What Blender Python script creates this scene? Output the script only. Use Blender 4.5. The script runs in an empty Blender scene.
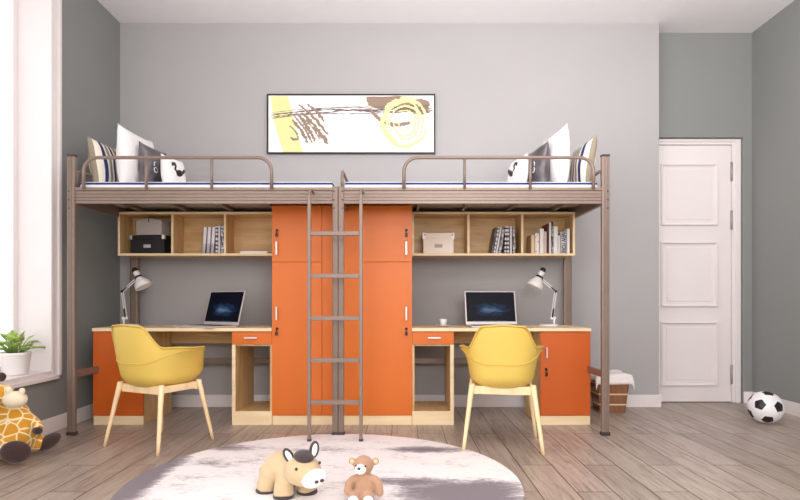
import bpy, bmesh, math, random
from mathutils import Vector, Matrix, noise
random.seed(7)
PI = math.pi
C = bpy.context.scene.collection
F = 555.0; CH = 0.953; VY = 303.0
# ------------------------------------------------------------------ materials
MATS = {}
def lin(c):
    return tuple(((v/255)/12.92 if v/255 <= 0.04045 else ((v/255+0.055)/1.055)**2.4) for v in c)+(1,)
def mat(name, rgb, rough=0.5, metal=0.0, var=0.0, scale=8.0, bump=0.0, bscale=60.0, emit=None, spec=0.5, stretch=None, sheen=0.0):
    """principled material; var = slight procedural tone variation"""
    if name in MATS: return MATS[name]
    m = bpy.data.materials.new(name); m.use_nodes = True
    nt = m.node_tree; b = nt.nodes['Principled BSDF']
    b.inputs['Base Color'].default_value = lin(rgb)
    b.inputs['Roughness'].default_value = rough
    b.inputs['Metallic'].default_value = metal
    b.inputs['Specular IOR Level'].default_value = spec
    if sheen: b.inputs['Sheen Weight'].default_value = sheen
    tc = nt.nodes.new('ShaderNodeTexCoord'); mp = nt.nodes.new('ShaderNodeMapping')
    nt.links.new(tc.outputs['Object'], mp.inputs['Vector'])
    if stretch: mp.inputs['Scale'].default_value = stretch
    n = nt.nodes.new('ShaderNodeTexNoise'); n.inputs['Scale'].default_value = scale; n.inputs['Detail'].default_value = 6
    nt.links.new(mp.outputs['Vector'], n.inputs['Vector'])
    r = nt.nodes.new('ShaderNodeValToRGB')
    c = lin(rgb); lo = tuple(v*(1-var) for v in c[:3])+(1,); hi = tuple(min(1, v*(1+var)) for v in c[:3])+(1,)
    r.color_ramp.elements[0].position = 0.3; r.color_ramp.elements[0].color = lo
    r.color_ramp.elements[1].position = 0.7; r.color_ramp.elements[1].color = hi
    nt.links.new(n.outputs['Fac'], r.inputs['Fac']); nt.links.new(r.outputs['Color'], b.inputs['Base Color'])
    if bump:
        n2 = nt.nodes.new('ShaderNodeTexNoise'); n2.inputs['Scale'].default_value = bscale; n2.inputs['Detail'].default_value = 3
        nt.links.new(tc.outputs['Object'], n2.inputs['Vector'])
        bp = nt.nodes.new('ShaderNodeBump'); bp.inputs['Strength'].default_value = bump; bp.inputs['Distance'].default_value = 0.01
        nt.links.new(n2.outputs['Fac'], bp.inputs['Height']); nt.links.new(bp.outputs['Normal'], b.inputs['Normal'])
    if emit:
        b.inputs['Emission Color'].default_value = lin(emit[0]); b.inputs['Emission Strength'].default_value = emit[1]
    MATS[name] = m
    return m
def newmat(name, rough=0.5):
    m = bpy.data.materials.new(name); m.use_nodes = True; MATS[name] = m
    nt = m.node_tree; b = nt.nodes['Principled BSDF']; b.inputs['Roughness'].default_value = rough
    tc = nt.nodes.new('ShaderNodeTexCoord')
    return m, nt, b, tc
def ramp(nt, stops, interp='LINEAR'):
    r = nt.nodes.new('ShaderNodeValToRGB'); cr = r.color_ramp; cr.interpolation = interp
    cr.elements[0].position = stops[0][0]; cr.elements[0].color = lin(stops[0][1])
    cr.elements[1].position = stops[1][0]; cr.elements[1].color = lin(stops[1][1])
    for p, c in stops[2:]:
        e = cr.elements.new(p); e.color = lin(c)
    return r

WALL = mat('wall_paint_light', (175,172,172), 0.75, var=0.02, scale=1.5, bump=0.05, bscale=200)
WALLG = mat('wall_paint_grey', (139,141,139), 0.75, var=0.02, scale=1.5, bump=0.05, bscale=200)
CEIL = mat('ceiling_paint', (246,243,244), 0.85, var=0.01)
TRIM = mat('trim_white', (236,228,228), 0.4, var=0.01)
DOORW = mat('door_white', (238,230,229), 0.4, var=0.01)
METAL = mat('taupe_metal', (136,117,106), 0.38, 0.25, var=0.04, scale=20)
METALD = mat('dark_rubber_cap', (62,50,48), 0.6, var=0.05)
BOARD = mat('underside_board', (176,160,150), 0.7, var=0.08, scale=5)
ORANGE = mat('orange_laminate', (212,106,22), 0.42, var=0.02, scale=3)
YEL = mat('yellow_shell', (222,190,92), 0.42, var=0.02, scale=5)
YELS = mat('yellow_piping', (212,178,82), 0.5, var=0.02)
CHROME = mat('brushed_steel', (215,208,202), 0.3, 0.6, var=0.03, scale=40)
BLACK = mat('black_plastic', (16,15,17), 0.4, var=0.05)
WHITE = mat('white_enamel', (240,236,234), 0.35, var=0.01)
PAPER = mat('white_paper', (238,234,230), 0.7, var=0.03, scale=30)
MATT = mat('white_mattress_ticking', (240,238,240), 0.8, var=0.02, bump=0.1)
BLUE = mat('navy_blue_stripe', (44,58,120), 0.8, var=0.05)

def wood(name, a, b_, c, axis='x', rough=0.45):
    m, nt, b, tc = newmat(name, rough)
    mp = nt.nodes.new('ShaderNodeMapping'); nt.links.new(tc.outputs['Object'], mp.inputs['Vector'])
    mp.inputs['Scale'].default_value = {'x': (1.2, 9, 11), 'z': (11, 11, 1.2), 'y': (11, 1.2, 11)}[axis]
    n = nt.nodes.new('ShaderNodeTexNoise'); n.inputs['Scale'].default_value = 2.0; n.inputs['Detail'].default_value = 9; n.inputs['Distortion'].default_value = 0.6
    nt.links.new(mp.outputs['Vector'], n.inputs['Vector'])
    r = ramp(nt, [(0.3, a), (0.7, c), (0.5, b_)])
    nt.links.new(n.outputs['Fac'], r.inputs['Fac']); nt.links.new(r.outputs['Color'], b.inputs['Base Color'])
    return m
OAKX = wood('oak_laminate_x', (196,154,100), (214,175,120), (226,192,140), 'x')
OAKZ = wood('oak_laminate_z', (196,154,100), (214,175,120), (226,192,140), 'z')
OAKY = wood('oak_laminate_y', (196,154,100), (214,175,120), (226,192,140), 'y')
OAKL = wood('pale_oak_edge', (232,204,160), (240,214,172), (245,222,184), 'x')
BEECH = wood('beech_leg', (238,206,158), (245,216,170), (249,224,182), 'z')

# floor planks
FL, nt, b, tc = newmat('floor_planks', 0.36)
mp = nt.nodes.new('ShaderNodeMapping'); mp.inputs['Rotation'].default_value = (0,0,PI/2); mp.inputs['Location'].default_value = (0.3,0.06,0)
nt.links.new(tc.outputs['Object'], mp.inputs['Vector'])
br = nt.nodes.new('ShaderNodeTexBrick'); br.offset = 0.37; br.offset_frequency = 2
for k, v in (('Scale',1.0),('Mortar Size',0.0034),('Mortar Smooth',0.3),('Bias',0.0),('Brick Width',1.25),('Row Height',0.19)): br.inputs[k].default_value = v
br.inputs['Color1'].default_value = lin((166,152,140)); br.inputs['Color2'].default_value = lin((186,171,160)); br.inputs['Mortar'].default_value = lin((74,56,48))
nt.links.new(mp.outputs['Vector'], br.inputs['Vector'])
mp2 = nt.nodes.new('ShaderNodeMapping'); mp2.inputs['Scale'].default_value = (20,1.4,1); nt.links.new(tc.outputs['Object'], mp2.inputs['Vector'])
vadd = nt.nodes.new('ShaderNodeVectorMath'); vadd.operation = 'ADD'; nt.links.new(mp2.outputs['Vector'], vadd.inputs[0])
vs = nt.nodes.new('ShaderNodeVectorMath'); vs.operation = 'SCALE'; vs.inputs['Scale'].default_value = 40; nt.links.new(br.outputs['Color'], vs.inputs[0]); nt.links.new(vs.outputs['Vector'], vadd.inputs[1])
nz = nt.nodes.new('ShaderNodeTexNoise'); nz.inputs['Scale'].default_value = 1.6; nz.inputs['Detail'].default_value = 10; nz.inputs['Distortion'].default_value = 1.4; nz.inputs['Roughness'].default_value = 0.62
nt.links.new(vadd.outputs['Vector'], nz.inputs['Vector'])
rg = ramp(nt, [(0.28, (160,154,150)), (0.66, (255,255,255)), (0.47, (226,222,218))])
nt.links.new(nz.outputs['Fac'], rg.inputs['Fac'])
mx = nt.nodes.new('ShaderNodeMix'); mx.data_type = 'RGBA'; mx.blend_type = 'MULTIPLY'; mx.inputs['Factor'].default_value = 0.85
nt.links.new(br.outputs['Color'], mx.inputs['A']); nt.links.new(rg.outputs['Color'], mx.inputs['B'])
nt.links.new(mx.outputs['Result'], b.inputs['Base Color'])
bp = nt.nodes.new('ShaderNodeBump'); bp.inputs['Strength'].default_value = 0.25; bp.inputs['Distance'].default_value = 0.002; bp.invert = True
nt.links.new(br.outputs['Fac'], bp.inputs['Height']); nt.links.new(bp.outputs['Normal'], b.inputs['Normal'])

# rug: pale with worn grey brushed patches
RUG, nt, b, tc = newmat('abstract_rug', 0.95)
def noise_node(scale, ns, det, rough, dist=0.0):
    mp = nt.nodes.new('ShaderNodeMapping'); mp.inputs['Scale'].default_value = scale; nt.links.new(tc.outputs['Object'], mp.inputs['Vector'])
    n = nt.nodes.new('ShaderNodeTexNoise'); n.inputs['Scale'].default_value = ns; n.inputs['Detail'].default_value = det; n.inputs['Roughness'].default_value = rough; n.inputs['Distortion'].default_value = dist
    nt.links.new(mp.outputs['Vector'], n.inputs['Vector']); return n.outputs['Fac']
def madd(a, k, c):
    m_ = nt.nodes.new('ShaderNodeMath'); m_.operation = 'MULTIPLY_ADD'; m_.inputs[1].default_value = k; nt.links.new(a, m_.inputs[0])
    if isinstance(c, (int, float)): m_.inputs[2].default_value = c
    else: nt.links.new(c, m_.inputs[2])
    return m_.outputs[0]
acc = madd(noise_node((1.0,1.7,1), 3.2, 10, 0.72, 0.3), 1.0, -0.5)
acc = madd(noise_node((3,40,1), 2.0, 4, 0.6), 0.42, acc)
acc = madd(noise_node((9,20,1), 3.0, 5, 0.75), 0.55, acc)
for (px_, py_, rx_, ry_, k) in ((0.72,-0.22,0.42,0.30,0.50), (0.62,0.62,0.36,0.10,0.36), (0.35,-0.02,0.30,0.10,0.25), (-0.98,0.22,0.13,0.55,0.42), (-1.0,-0.3,0.2,0.5,0.42), (-0.72,0.66,0.20,0.12,0.25), (-0.1,0.62,0.5,0.08,0.12), (-0.6,0.35,0.35,0.15,0.10), (0.2,-0.75,0.6,0.25,0.3)):
    mp_ = nt.nodes.new('ShaderNodeMapping'); mp_.vector_type = 'TEXTURE'
    mp_.inputs['Location'].default_value = (px_, py_, 0); mp_.inputs['Scale'].default_value = (rx_, ry_, 1)
    nt.links.new(tc.outputs['Object'], mp_.inputs['Vector'])
    gr_ = nt.nodes.new('ShaderNodeTexGradient'); gr_.gradient_type = 'SPHERICAL'; nt.links.new(mp_.outputs['Vector'], gr_.inputs['Vector'])
    acc = madd(gr_.outputs['Fac'], k*1.6, acc)
rr = ramp(nt, [(0.52, (236,230,230)), (0.90, (128,119,125)), (0.62, (212,205,206)), (0.71, (166,158,163))])
nt.links.new(acc, rr.inputs['Fac']); nt.links.new(rr.outputs['Color'], b.inputs['Base Color'])

# giraffe plush
GIR, nt, b, tc = newmat('giraffe_plush', 0.9)
vo = nt.nodes.new('ShaderNodeTexVoronoi'); vo.feature = 'DISTANCE_TO_EDGE'; vo.inputs['Scale'].default_value = 17
nt.links.new(tc.outputs['Object'], vo.inputs['Vector'])
rr = ramp(nt, [(0.03, (246,226,180)), (0.10, (214,150,36))])
nt.links.new(vo.outputs['Distance'], rr.inputs['Fac']); nt.links.new(rr.outputs['Color'], b.inputs['Base Color'])
b.inputs['Sheen Weight'].default_value = 0.3

# striped cushion (stripes run up the cushion, change along its width)
STR, nt, b, tc = newmat('striped_canvas', 0.85)
sp = nt.nodes.new('ShaderNodeSeparateXYZ'); nt.links.new(tc.outputs['Object'], sp.inputs[0])
mm = nt.nodes.new('ShaderNodeMapRange'); mm.inputs['From Min'].default_value = -0.23; mm.inputs['From Max'].default_value = 0.23
nt.links.new(sp.outputs['Y'], mm.inputs['Value'])
BE = (152,139,122); CR = (240,232,218); NV = (38,50,110)
rr = ramp(nt, [(0.0, BE), (0.13, CR), (0.24, NV), (0.32, CR), (0.37, BE), (0.43, CR), (0.47, NV), (0.52, CR), (0.555, BE), (0.60, BE), (0.66, CR), (0.74, NV), (0.80, CR), (0.90, BE)], 'CONSTANT')
nt.links.new(mm.outputs['Result'], rr.inputs['Fac']); nt.links.new(rr.outputs['Color'], b.inputs['Base Color'])
SATIN = mat('grey_satin', (98,92,96), 0.32, 0.25, var=0.35, scale=9, bump=1.0, bscale=12)
PILW = mat('white_cotton', (242,238,238), 0.85, var=0.01, bump=0.1, bscale=20)

# screen
SCR, nt, b, tc = newmat('laptop_display', 0.15)
mp = nt.nodes.new('ShaderNodeMapping'); mp.inputs['Location'].default_value = (0,0,-1.2); mp.inputs['Scale'].default_value = (3.2,0,9)
nt.links.new(tc.outputs['Object'], mp.inputs['Vector'])
g = nt.nodes.new('ShaderNodeVectorMath'); g.operation = 'LENGTH'; nt.links.new(mp.outputs['Vector'], g.inputs[0])
nz = nt.nodes.new('ShaderNodeTexNoise'); nz.inputs['Scale'].default_value = 1.6; nz.inputs['Distortion'].default_value = 1.5; nt.links.new(mp.outputs['Vector'], nz.inputs['Vector'])
ad = nt.nodes.new('ShaderNodeMath'); ad.operation = 'MULTIPLY_ADD'; ad.inputs[1].default_value = 0.9; nt.links.new(nz.outputs['Fac'], ad.inputs[0]); nt.links.new(g.outputs['Value'], ad.inputs[2])
rr = ramp(nt, [(0.40, (92,122,146)), (1.25, (4,7,20)), (0.75, (26,46,78))])
nt.links.new(ad.outputs[0], rr.inputs['Fac']); nt.links.new(rr.outputs['Color'], b.inputs['Emission Color'])
b.inputs['Emission Strength'].default_value = 0.9; b.inputs['Specular IOR Level'].default_value = 0.15; b.inputs['Roughness'].default_value = 0.35; b.inputs['Base Color'].default_value = lin((8,9,14))

# glass
GL = bpy.data.materials.new('window_glass'); GL.use_nodes = True; MATS['window_glass'] = GL
nt = GL.node_tree; nt.nodes.clear()
o = nt.nodes.new('ShaderNodeOutputMaterial'); t = nt.nodes.new('ShaderNodeBsdfTransparent'); gg = nt.nodes.new('ShaderNodeBsdfGlossy'); gg.inputs['Roughness'].default_value = 0.02
mxs = nt.nodes.new('ShaderNodeMixShader'); mxs.inputs[0].default_value = 0.05
nt.links.new(t.outputs[0], mxs.inputs[1]); nt.links.new(gg.outputs[0], mxs.inputs[2]); nt.links.new(mxs.outputs[0], o.inputs[0])

# ------------------------------------------------------------------ mesh helpers
def NB(): return bmesh.new()
def box(bm, x0, x1, y0, y1, z0, z1, mi=0):
    vs = [bm.verts.new(p) for p in ((x0,y0,z0),(x1,y0,z0),(x1,y1,z0),(x0,y1,z0),(x0,y0,z1),(x1,y0,z1),(x1,y1,z1),(x0,y1,z1))]
    for f in ((0,3,2,1),(4,5,6,7),(0,1,5,4),(1,2,6,5),(2,3,7,6),(3,0,4,7)):
        fc = bm.faces.new([vs[i] for i in f]); fc.material_index = mi
    return vs
def B(*a):
    bm = NB(); box(bm, *a); return bm
def xform(verts, M):
    for v in verts: v.co = M @ v.co
def tube(bm, pts, r, seg=10, cap=True, mi=0, flat=None):
    pts = [Vector(p) for p in pts]; n = len(pts); rings = []
    rs = r if isinstance(r, (list, tuple)) else [r]*n
    up = None
    for i, p in enumerate(pts):
        d = (pts[min(i+1,n-1)]-pts[max(i-1,0)]).normalized()
        if up is None:
            up = Vector((0,0,1)) if abs(d.z) < 0.9 else Vector((1,0,0))
        a = d.cross(up).normalized(); up = a.cross(d).normalized()
        rings.append([bm.verts.new(p + (a*math.cos(k*2*PI/seg) + up*math.sin(k*2*PI/seg)*(flat or 1))*rs[i]) for k in range(seg)])
    for i in range(n-1):
        for k in range(seg):
            f = bm.faces.new((rings[i][k], rings[i][(k+1)%seg], rings[i+1][(k+1)%seg], rings[i+1][k])); f.smooth = True; f.material_index = mi
    if cap:
        for rg_ in (rings[0][::-1], rings[-1]):
            f = bm.faces.new(rg_); f.material_index = mi
    return bm
def arc(c, r, a0, a1, plane='xz', n=8):
    out = []
    for i in range(n+1):
        a = a0+(a1-a0)*i/n
        u, v = r*math.cos(a), r*math.sin(a)
        out.append((c[0]+u, c[1], c[2]+v) if plane == 'xz' else (c[0], c[1]+u, c[2]+v))
    return out
def lathe(bm, prof, seg=28, M=None, mi=0):
    rings = []; vs = []
    for r, z in prof:
        if r < 1e-6: ring = [bm.verts.new((0,0,z))]
        else: ring = [bm.verts.new((r*math.cos(k*2*PI/seg), r*math.sin(k*2*PI/seg), z)) for k in range(seg)]
        rings.append(ring); vs += ring
    for a, b2 in zip(rings, rings[1:]):
        for k in range(seg):
            k2 = (k+1)%seg
            if len(a) == 1 and len(b2) == 1: continue
            if len(a) == 1: f = bm.faces.new((a[0], b2[k2], b2[k]))
            elif len(b2) == 1: f = bm.faces.new((a[k], a[k2], b2[0]))
            else: f = bm.faces.new((a[k], a[k2], b2[k2], b2[k]))
            f.smooth = True; f.material_index = mi
    if M: xform(vs, M)
    return bm
def ell(bm, c, r, rot=(0,0,0), sub=3, mi=0):
    M = Matrix.Translation(Vector(c)) @ (Matrix.Rotation(rot[2],4,'Z') @ Matrix.Rotation(rot[1],4,'Y') @ Matrix.Rotation(rot[0],4,'X')) @ Matrix.Diagonal((r[0],r[1],r[2],1))
    res = bmesh.ops.create_icosphere(bm, subdivisions=sub, radius=1.0, matrix=M)
    for v in res['verts']:
        for f in v.link_faces: f.smooth = True; f.material_index = mi
    return bm
def prism(bm, poly, axis, a0, a1, mi=0):
    """extrude a 2D polygon along an axis"""
    def P(p, a):
        return {'x': (a, p[0], p[1]), 'y': (p[0], a, p[1]), 'z': (p[0], p[1], a)}[axis]
    A = [bm.verts.new(P(p, a0)) for p in poly]; Bv = [bm.verts.new(P(p, a1)) for p in poly]
    n = len(poly)
    for i in range(n):
        bm.faces.new((A[i], A[(i+1)%n], Bv[(i+1)%n], Bv[i])).material_index = mi
    bm.faces.new(A[::-1]).material_index = mi; bm.faces.new(Bv).material_index = mi
    return bm
def obj(name, bm, mats, parent=None, w=False, bev=0, sub=0, label=None, smooth=None, remesh=None, bseg=2):
    bmesh.ops.recalc_face_normals(bm, faces=bm.faces)
    if parent is not None and w:
        L = parent.location if w is True else w.location
        for v in bm.verts: v.co -= L
    me = bpy.data.meshes.new(name); bm.to_mesh(me); bm.free()
    for m in (mats if isinstance(mats, (list, tuple)) else [mats]): me.materials.append(m)
    o = bpy.data.objects.new(name, me); C.objects.link(o)
    if smooth:
        for p in me.polygons: p.use_smooth = True
    if parent is not None: o.parent = parent
    if bev:
        md = o.modifiers.new('bevel', 'BEVEL'); md.width = bev; md.segments = bseg; md.limit_method = 'ANGLE'; md.angle_limit = 0.6
    if remesh:
        md = o.modifiers.new('remesh', 'REMESH'); md.mode = 'VOXEL'; md.voxel_size = remesh; md.use_smooth_shade = True
        md = o.modifiers.new('smooth', 'SMOOTH'); md.iterations = 6; md.factor = 0.6
    if sub:
        md = o.modifiers.new('subsurf', 'SUBSURF'); md.levels = sub; md.render_levels = sub
    if label: o['label'] = label
    return o
def thing(name, label, cat, loc=(0,0,0), rz=0, group=None):
    o = bpy.data.objects.new(name, None); C.objects.link(o); o.location = loc; o.rotation_euler = (0,0,rz)
    o.empty_display_size = 0.1
    o['label'] = label; o['category'] = cat
    if group: o['group'] = group
    return o
def tag(o, label, cat, group=None):
    o['label'] = label; o['category'] = cat
    if group: o['group'] = group
    return o
def struct(name, bm, m, bev=0):
    o = obj(name, bm, m, bev=bev); o['kind'] = 'structure'; return o
def copy_tree(o, parent=None):
    c = o.copy(); C.objects.link(c)
    if parent is not None: c.parent = parent
    for ch in [x for x in C.objects if x.parent == o and x != c]: copy_tree(ch, c)
    return c

# ------------------------------------------------------------------ room
XL, XR, YB, YA, ZC, XC = -2.568, 3.346, 5.09, 5.275, 3.521, 2.375
YN = -1.2   # near end of the modelled room
struct('floor', B(-2.9, 3.5, YN, 5.7, -0.1, 0.0), FL)
struct('ceiling', B(-2.9, 3.5, YN, 5.7, ZC, ZC+0.1), CEIL)
bm = NB(); box(bm, -2.9, XC, YB, 5.7, 0, ZC)
struct('wall_back', bm, WALL)
bm = NB(); DY = 5.315
box(bm, XC, XR, YA, DY, 2.528, ZC); box(bm, 3.262, XR, YA, DY, 0, 2.528)
struct('wall_alcove', bm, WALLG)
struct('wall_right', B(XR, XR+0.2, YN, 5.7, 0, ZC), WALLG)
# left wall with two tall windows
W1 = (2.30, 4.054); W0 = (-0.9, 1.55); WZ = (0.447, 3.30)
bm = NB(); xo = XL-0.26
box(bm, xo, XL, W1[1], YB, 0, ZC); box(bm, xo, XL, W0[1], W1[0], 0, ZC); box(bm, xo, XL, YN, W0[0], 0, ZC)
for w in (W1, W0): box(bm, xo, XL, w[0], w[1], 0, WZ[0]); box(bm, xo, XL, w[0], w[1], WZ[1], ZC)
struct('wall_left', bm, WALLG)
for k, w in enumerate((W1, W0)):
    bm = NB(); c = 0.092; cz = 0.055; t = 0.028
    for (a, b2, z0, z1) in ((w[1], w[1]+c, WZ[0]-cz, WZ[1]+c), (w[0]-c, w[0], WZ[0]-cz, WZ[1]+c)):
        box(bm, XL+0.0005, XL+t, a, b2, z0, z1)
        e = 0.035
        if a == w[1]: box(bm, XL+t, XL+t+0.016, b2-e, b2, z0, z1)
        else: box(bm, XL+t, XL+t+0.016, a, a+e, z0, z1)
    box(bm, XL+0.0005, XL+t, w[0], w[1], WZ[0]-cz, WZ[0]); box(bm, XL+t, XL+t+0.016, w[0]-c, w[1]+c, WZ[0]-cz, WZ[0]-cz+0.03)
    box(bm, XL+0.0005, XL+t, w[0], w[1], WZ[1], WZ[1]+c)
    # white lining of the reveal and sill
    r = 0.01
    box(bm, xo, XL+t, w[1]-r, w[1], WZ[0], WZ[1]); box(bm, xo, XL+t, w[0], w[0]+r, WZ[0], WZ[1])
    box(bm, xo, XL+t, w[0], w[1], WZ[0], WZ[0]+r); box(bm, xo, XL+t, w[0], w[1], WZ[1]-r, WZ[1])
    wn = struct('window_%d' % (k+1), bm, TRIM, bev=0.004)
    bm = NB(); xg = XL-0.235; s = 0.05
    y0, y1, z0, z1 = w[0]+r, w[1]-r, WZ[0]+r, WZ[1]-r
    n = 2
    for i in range(n+1):
        yy = y0+(y1-y0-s)*i/n; box(bm, xg-0.02, xg+0.02, yy, yy+s, z0, z1)
    box(bm, xg-0.02, xg+0.02, y0, y1, z0, z0+s); box(bm, xg-0.02, xg+0.02, y0, y1, z1-s, z1)
    obj('window_frame', bm, TRIM, wn, bev=0.004)
    obj('window_pane', B(xg, xg+0.006, y0+s*0.5, y1-s*0.5, z0+s*0.5, z1-s*0.5), GL, wn)
# baseboards
def baseb(name, x0, x1, y0, y1):
    struct(name, B(x0, x1, y0, y1, 0.0, 0.112), TRIM, bev=0.004)
baseb('baseboard_back', XL+0.016, XC+0.016, YB-0.016, YB-0.0005)
baseb('baseboard_left', XL+0.0005, XL+0.016, YN, YB)
baseb('baseboard_right', XR-0.016, XR-0.0005, YN, YA)
baseb('baseboard_alcove', 3.262, XR-0.016, YA-0.016, YA-0.0005)
baseb('baseboard_corner', XC+0.0005, XC+0.016, YB, YA-0.01)
# door
bm = NB(); dx0, dx1, dz = 2.40, 3.176, 2.466
box(bm, dx0, dx1, DY+0.012, DY+0.055, 0.006, dz)
door = struct('door_1', bm, DOORW, bev=0.002)
bm = NB(); box(bm, dx1+0.004, 3.262+0.05, DY, DY+0.07, 0, dz+0.06); box(bm, XC-0.0, dx0-0.004, DY, DY+0.07, 0, dz+0.06); box(bm, dx0-0.004, dx1+0.004, DY, DY+0.07, dz+0.004, dz+0.06)
box(bm, dx1+0.03, 3.262-0.004, DY-0.012, DY, 0, dz+0.05); box(bm, XC+0.01, dx1+0.03, DY-0.012, DY, dz+0.03, dz+0.05)
struct('trim_1', bm, TRIM, bev=0.003)
struct('wall_passage', B(2.3, 3.4, 5.5, 5.7, 0, ZC), WALLG)
def zd(py): return CH+(VY-py)*(DY)/F
for (ya, yb) in ((163.5,225.6),(241.6,307),(321.6,386)):
    bm = NB(); x0, x1, z1, z0 = dx0+0.10, dx1-0.132, zd(ya), zd(yb)
    yf = DY+0.012
    for (w_, d_) in ((0.022, 0.014), (0.012, 0.024)):
        if d_ == 0.024: x0 += 0.004; x1 -= 0.004; z0 += 0.004; z1 -= 0.004
        box(bm, x0, x0+w_, yf-d_, yf, z0, z1); box(bm, x1-w_, x1, yf-d_, yf, z0, z1)
        box(bm, x0+w_, x1-w_, yf-d_, yf, z0, z0+w_); box(bm, x0+w_, x1-w_, yf-d_, yf, z1-w_, z1)
    box(bm, x0+0.05, x1-0.05, yf-0.007, yf, z0+0.05, z1-0.05)
    obj('door_molding', bm, DOORW, door, bev=0.004)
for (ya, yb) in ((162,181),(210.5,229.5),(365,384)):
    bm = NB(); tube(bm, [(dx1+0.002, DY+0.004, zd(yb)), (dx1+0.002, DY+0.004, zd(ya))], 0.011, 12)
    obj('hinge', bm, mat('hinge_steel', (170,164,162), 0.35, 0.5), door)

# ------------------------------------------------------------------ loft beds
YF, YR = 3.98, 4.93           # front face of the front posts / centre of the rear posts
Z1, Z0 = 1.784, 1.669         # bed rail
ZM = Z1+0.046                 # mattress top
def post_bm(x, y, w, d, z0, z1):
    """rounded square tube with ribbed faces; y = front face"""
    bm = NB(); h = w/2; r = min(w, d)*0.22
    pts = []
    for cx, cy, a0 in ((x+h-r, y+r, -PI/2), (x+h-r, y+d-r, 0), (x-h+r, y+d-r, PI/2), (x-h+r, y+r, PI)):
        for i in range(4):
            a = a0+PI/2*i/3; pts.append((cx+r*math.cos(a), cy+r*math.sin(a)))
    # ribs on the front face between last and first point
    g = w*0.09
    for sx in (-0.17, 0.17):
        pts += [(x+sx*w-g/2, y), (x+sx*w-g/2, y+0.004), (x+sx*w+g/2, y+0.004), (x+sx*w+g/2, y)]
    prism(bm, pts, 'z', z0, z1)
    return bm
def make_bed(root, x0, x1, side):
    """x0..x1 outer ends; side = -1: free end at the left, +1: free end at the right"""
    xe = x0 if side < 0 else x1; xc = x1 if side < 0 else x0
    pe = xe-side*0.026; pc = xc+side*0.0208
    # posts
    for (px, w, cap) in ((pe, 0.056, True), (pc, 0.041, False)):
        zt = 2.005 if cap else Z1+0.005
        p = obj('post', post_bm(px, YF, w, 0.036, 0.0, zt), METAL, root, w=True)
        if cap:
            bm = NB(); box(bm, px-0.031, px+0.031, YF-0.003, YF+0.039, zt, zt+0.016)
            obj('post_cap', bm, METALD, p, bev=0.006, w=root)
        bm = NB(); q = w/2+0.004; box(bm, px-q, px+q, YF-0.004, YF+0.040, 0.0005, 0.028); obj('foot_cap', bm, METALD, p, bev=0.006, w=root)
        zt = 1.95 if cap else Z1
        p = obj('post', post_bm(px+(0.008 if cap else 0), YR-0.026, 0.072, 0.052, 0.0, zt) if cap else post_bm(px, YR-0.026, 0.041, 0.052, 0.0, zt), METAL, root, w=True)
        bm = NB(); box(bm, px-0.032, px+0.032, YR-0.03, YR+0.03, 0.0005, 0.028); obj('foot_cap', bm, METALD, p, bev=0.006, w=root)
        for z in (Z1-0.03, Z1-0.09, Z1-0.15):      # bolts on the front face
            bm = NB(); lathe(bm, [(0,0.004),(0.005,0.003),(0.006,0)], 10, Matrix.Translation((px+side*w*0.24, YF, z)) @ Matrix.Rotation(PI/2, 4, 'X'))
            obj('bolt', bm, METALD, root, w=True)
    a, b2 = min(pe, pc)+0.0, max(pe, pc)-0.0
    # ribbed side rails
    for y, s in ((YF+0.012, 1), (YR+0.02, -1)):
        prof = [(y+s*0.03, Z0), (y, Z0)]
        n = 4; hh = (Z1-0.022-Z0)/n
        for i in range(n):
            zb = Z0+i*hh
            prof += [(y, zb+hh*0.74), (y+s*0.006, zb+hh*0.78), (y+s*0.006, zb+hh*0.96), (y, zb+hh)]
        prof += [(y-s*0.004, Z1-0.02), (y-s*0.004, Z1), (y+s*0.03, Z1)]
        bm = NB(); prism(bm, prof, 'x', a+0.02, b2-0.02); obj('side_rail', bm, METAL, root, w=True)
    for px in (pe, pc):
        bm = NB(); box(bm, px-0.015, px+0.015, YF+0.0365, YR-0.027, Z0, Z1-0.01); obj('end_rail', bm, METAL, root, w=True, bev=0.004)
        if px == pc and side < 0: continue     # the two beds share the hoop in the middle
        h = 1.925; r = 0.06; y0, y1 = YF+0.075, YR-0.06
        zb = Z1-0.02
        pts = [(px, y0, zb)] + [(px, y, z) for (_, y, z) in arc((px, y0+r, h-r), r, PI, PI/2, 'yz')] + [(px, y, z) for (_, y, z) in arc((px, y1-r, h-r), r, PI/2, 0, 'yz')] + [(px, y1, zb)]
        bm = NB(); tube(bm, pts, 0.012, 10); obj('end_hoop', bm, METAL, root, w=True)
    # bottom board with cross bars
    bm = NB(); box(bm, a+0.02, b2-0.02, YF+0.045, YR-0.015, Z1-0.028, Z1-0.012); obj('bed_board', bm, BOARD, root, w=True)
    for i in range(5):
        x = a+(b2-a)*(i+0.5)/5
        bm = NB(); box(bm, x-0.013, x+0.013, YF+0.04, YR-0.01, Z1-0.062, Z1-0.028); obj('cross_bar', bm, METAL, root, w=True, bev=0.003)
    # lower rear rail and lower end brace
    bm = NB(); box(bm, a+0.02, b2-0.02, YR-0.012, YR+0.012, 0.415, 0.465); obj('lower_rear_rail', bm, METAL, root, w=True, bev=0.003)
    bm = NB(); box(bm, pe-0.012, pe+0.012, YF+0.0365, 4.335, 0.41, 0.46); obj('lower_end_rail', bm, METAL, root, w=True, bev=0.003)
    # guard rail
    zt = CH+(VY-157.3)/139.6; zb = Z1-0.012; r = 0.1; g = YF+0.004
    def X(px): return (px-400)/139.6
    if side < 0: gx0, gx1, mids = X(83), X(271.3), (X(145.7), X(211.3))
    else: gx0, gx1, mids = X(404), X(594), (X(464.7), X(530.6))
    pts = [(gx0, g, zb)] + arc((gx0+r, g, zt-r), r, PI, PI/2) + arc((gx1-r, g, zt-r), r, PI/2, 0) + [(gx1, g, zb)]
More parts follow.
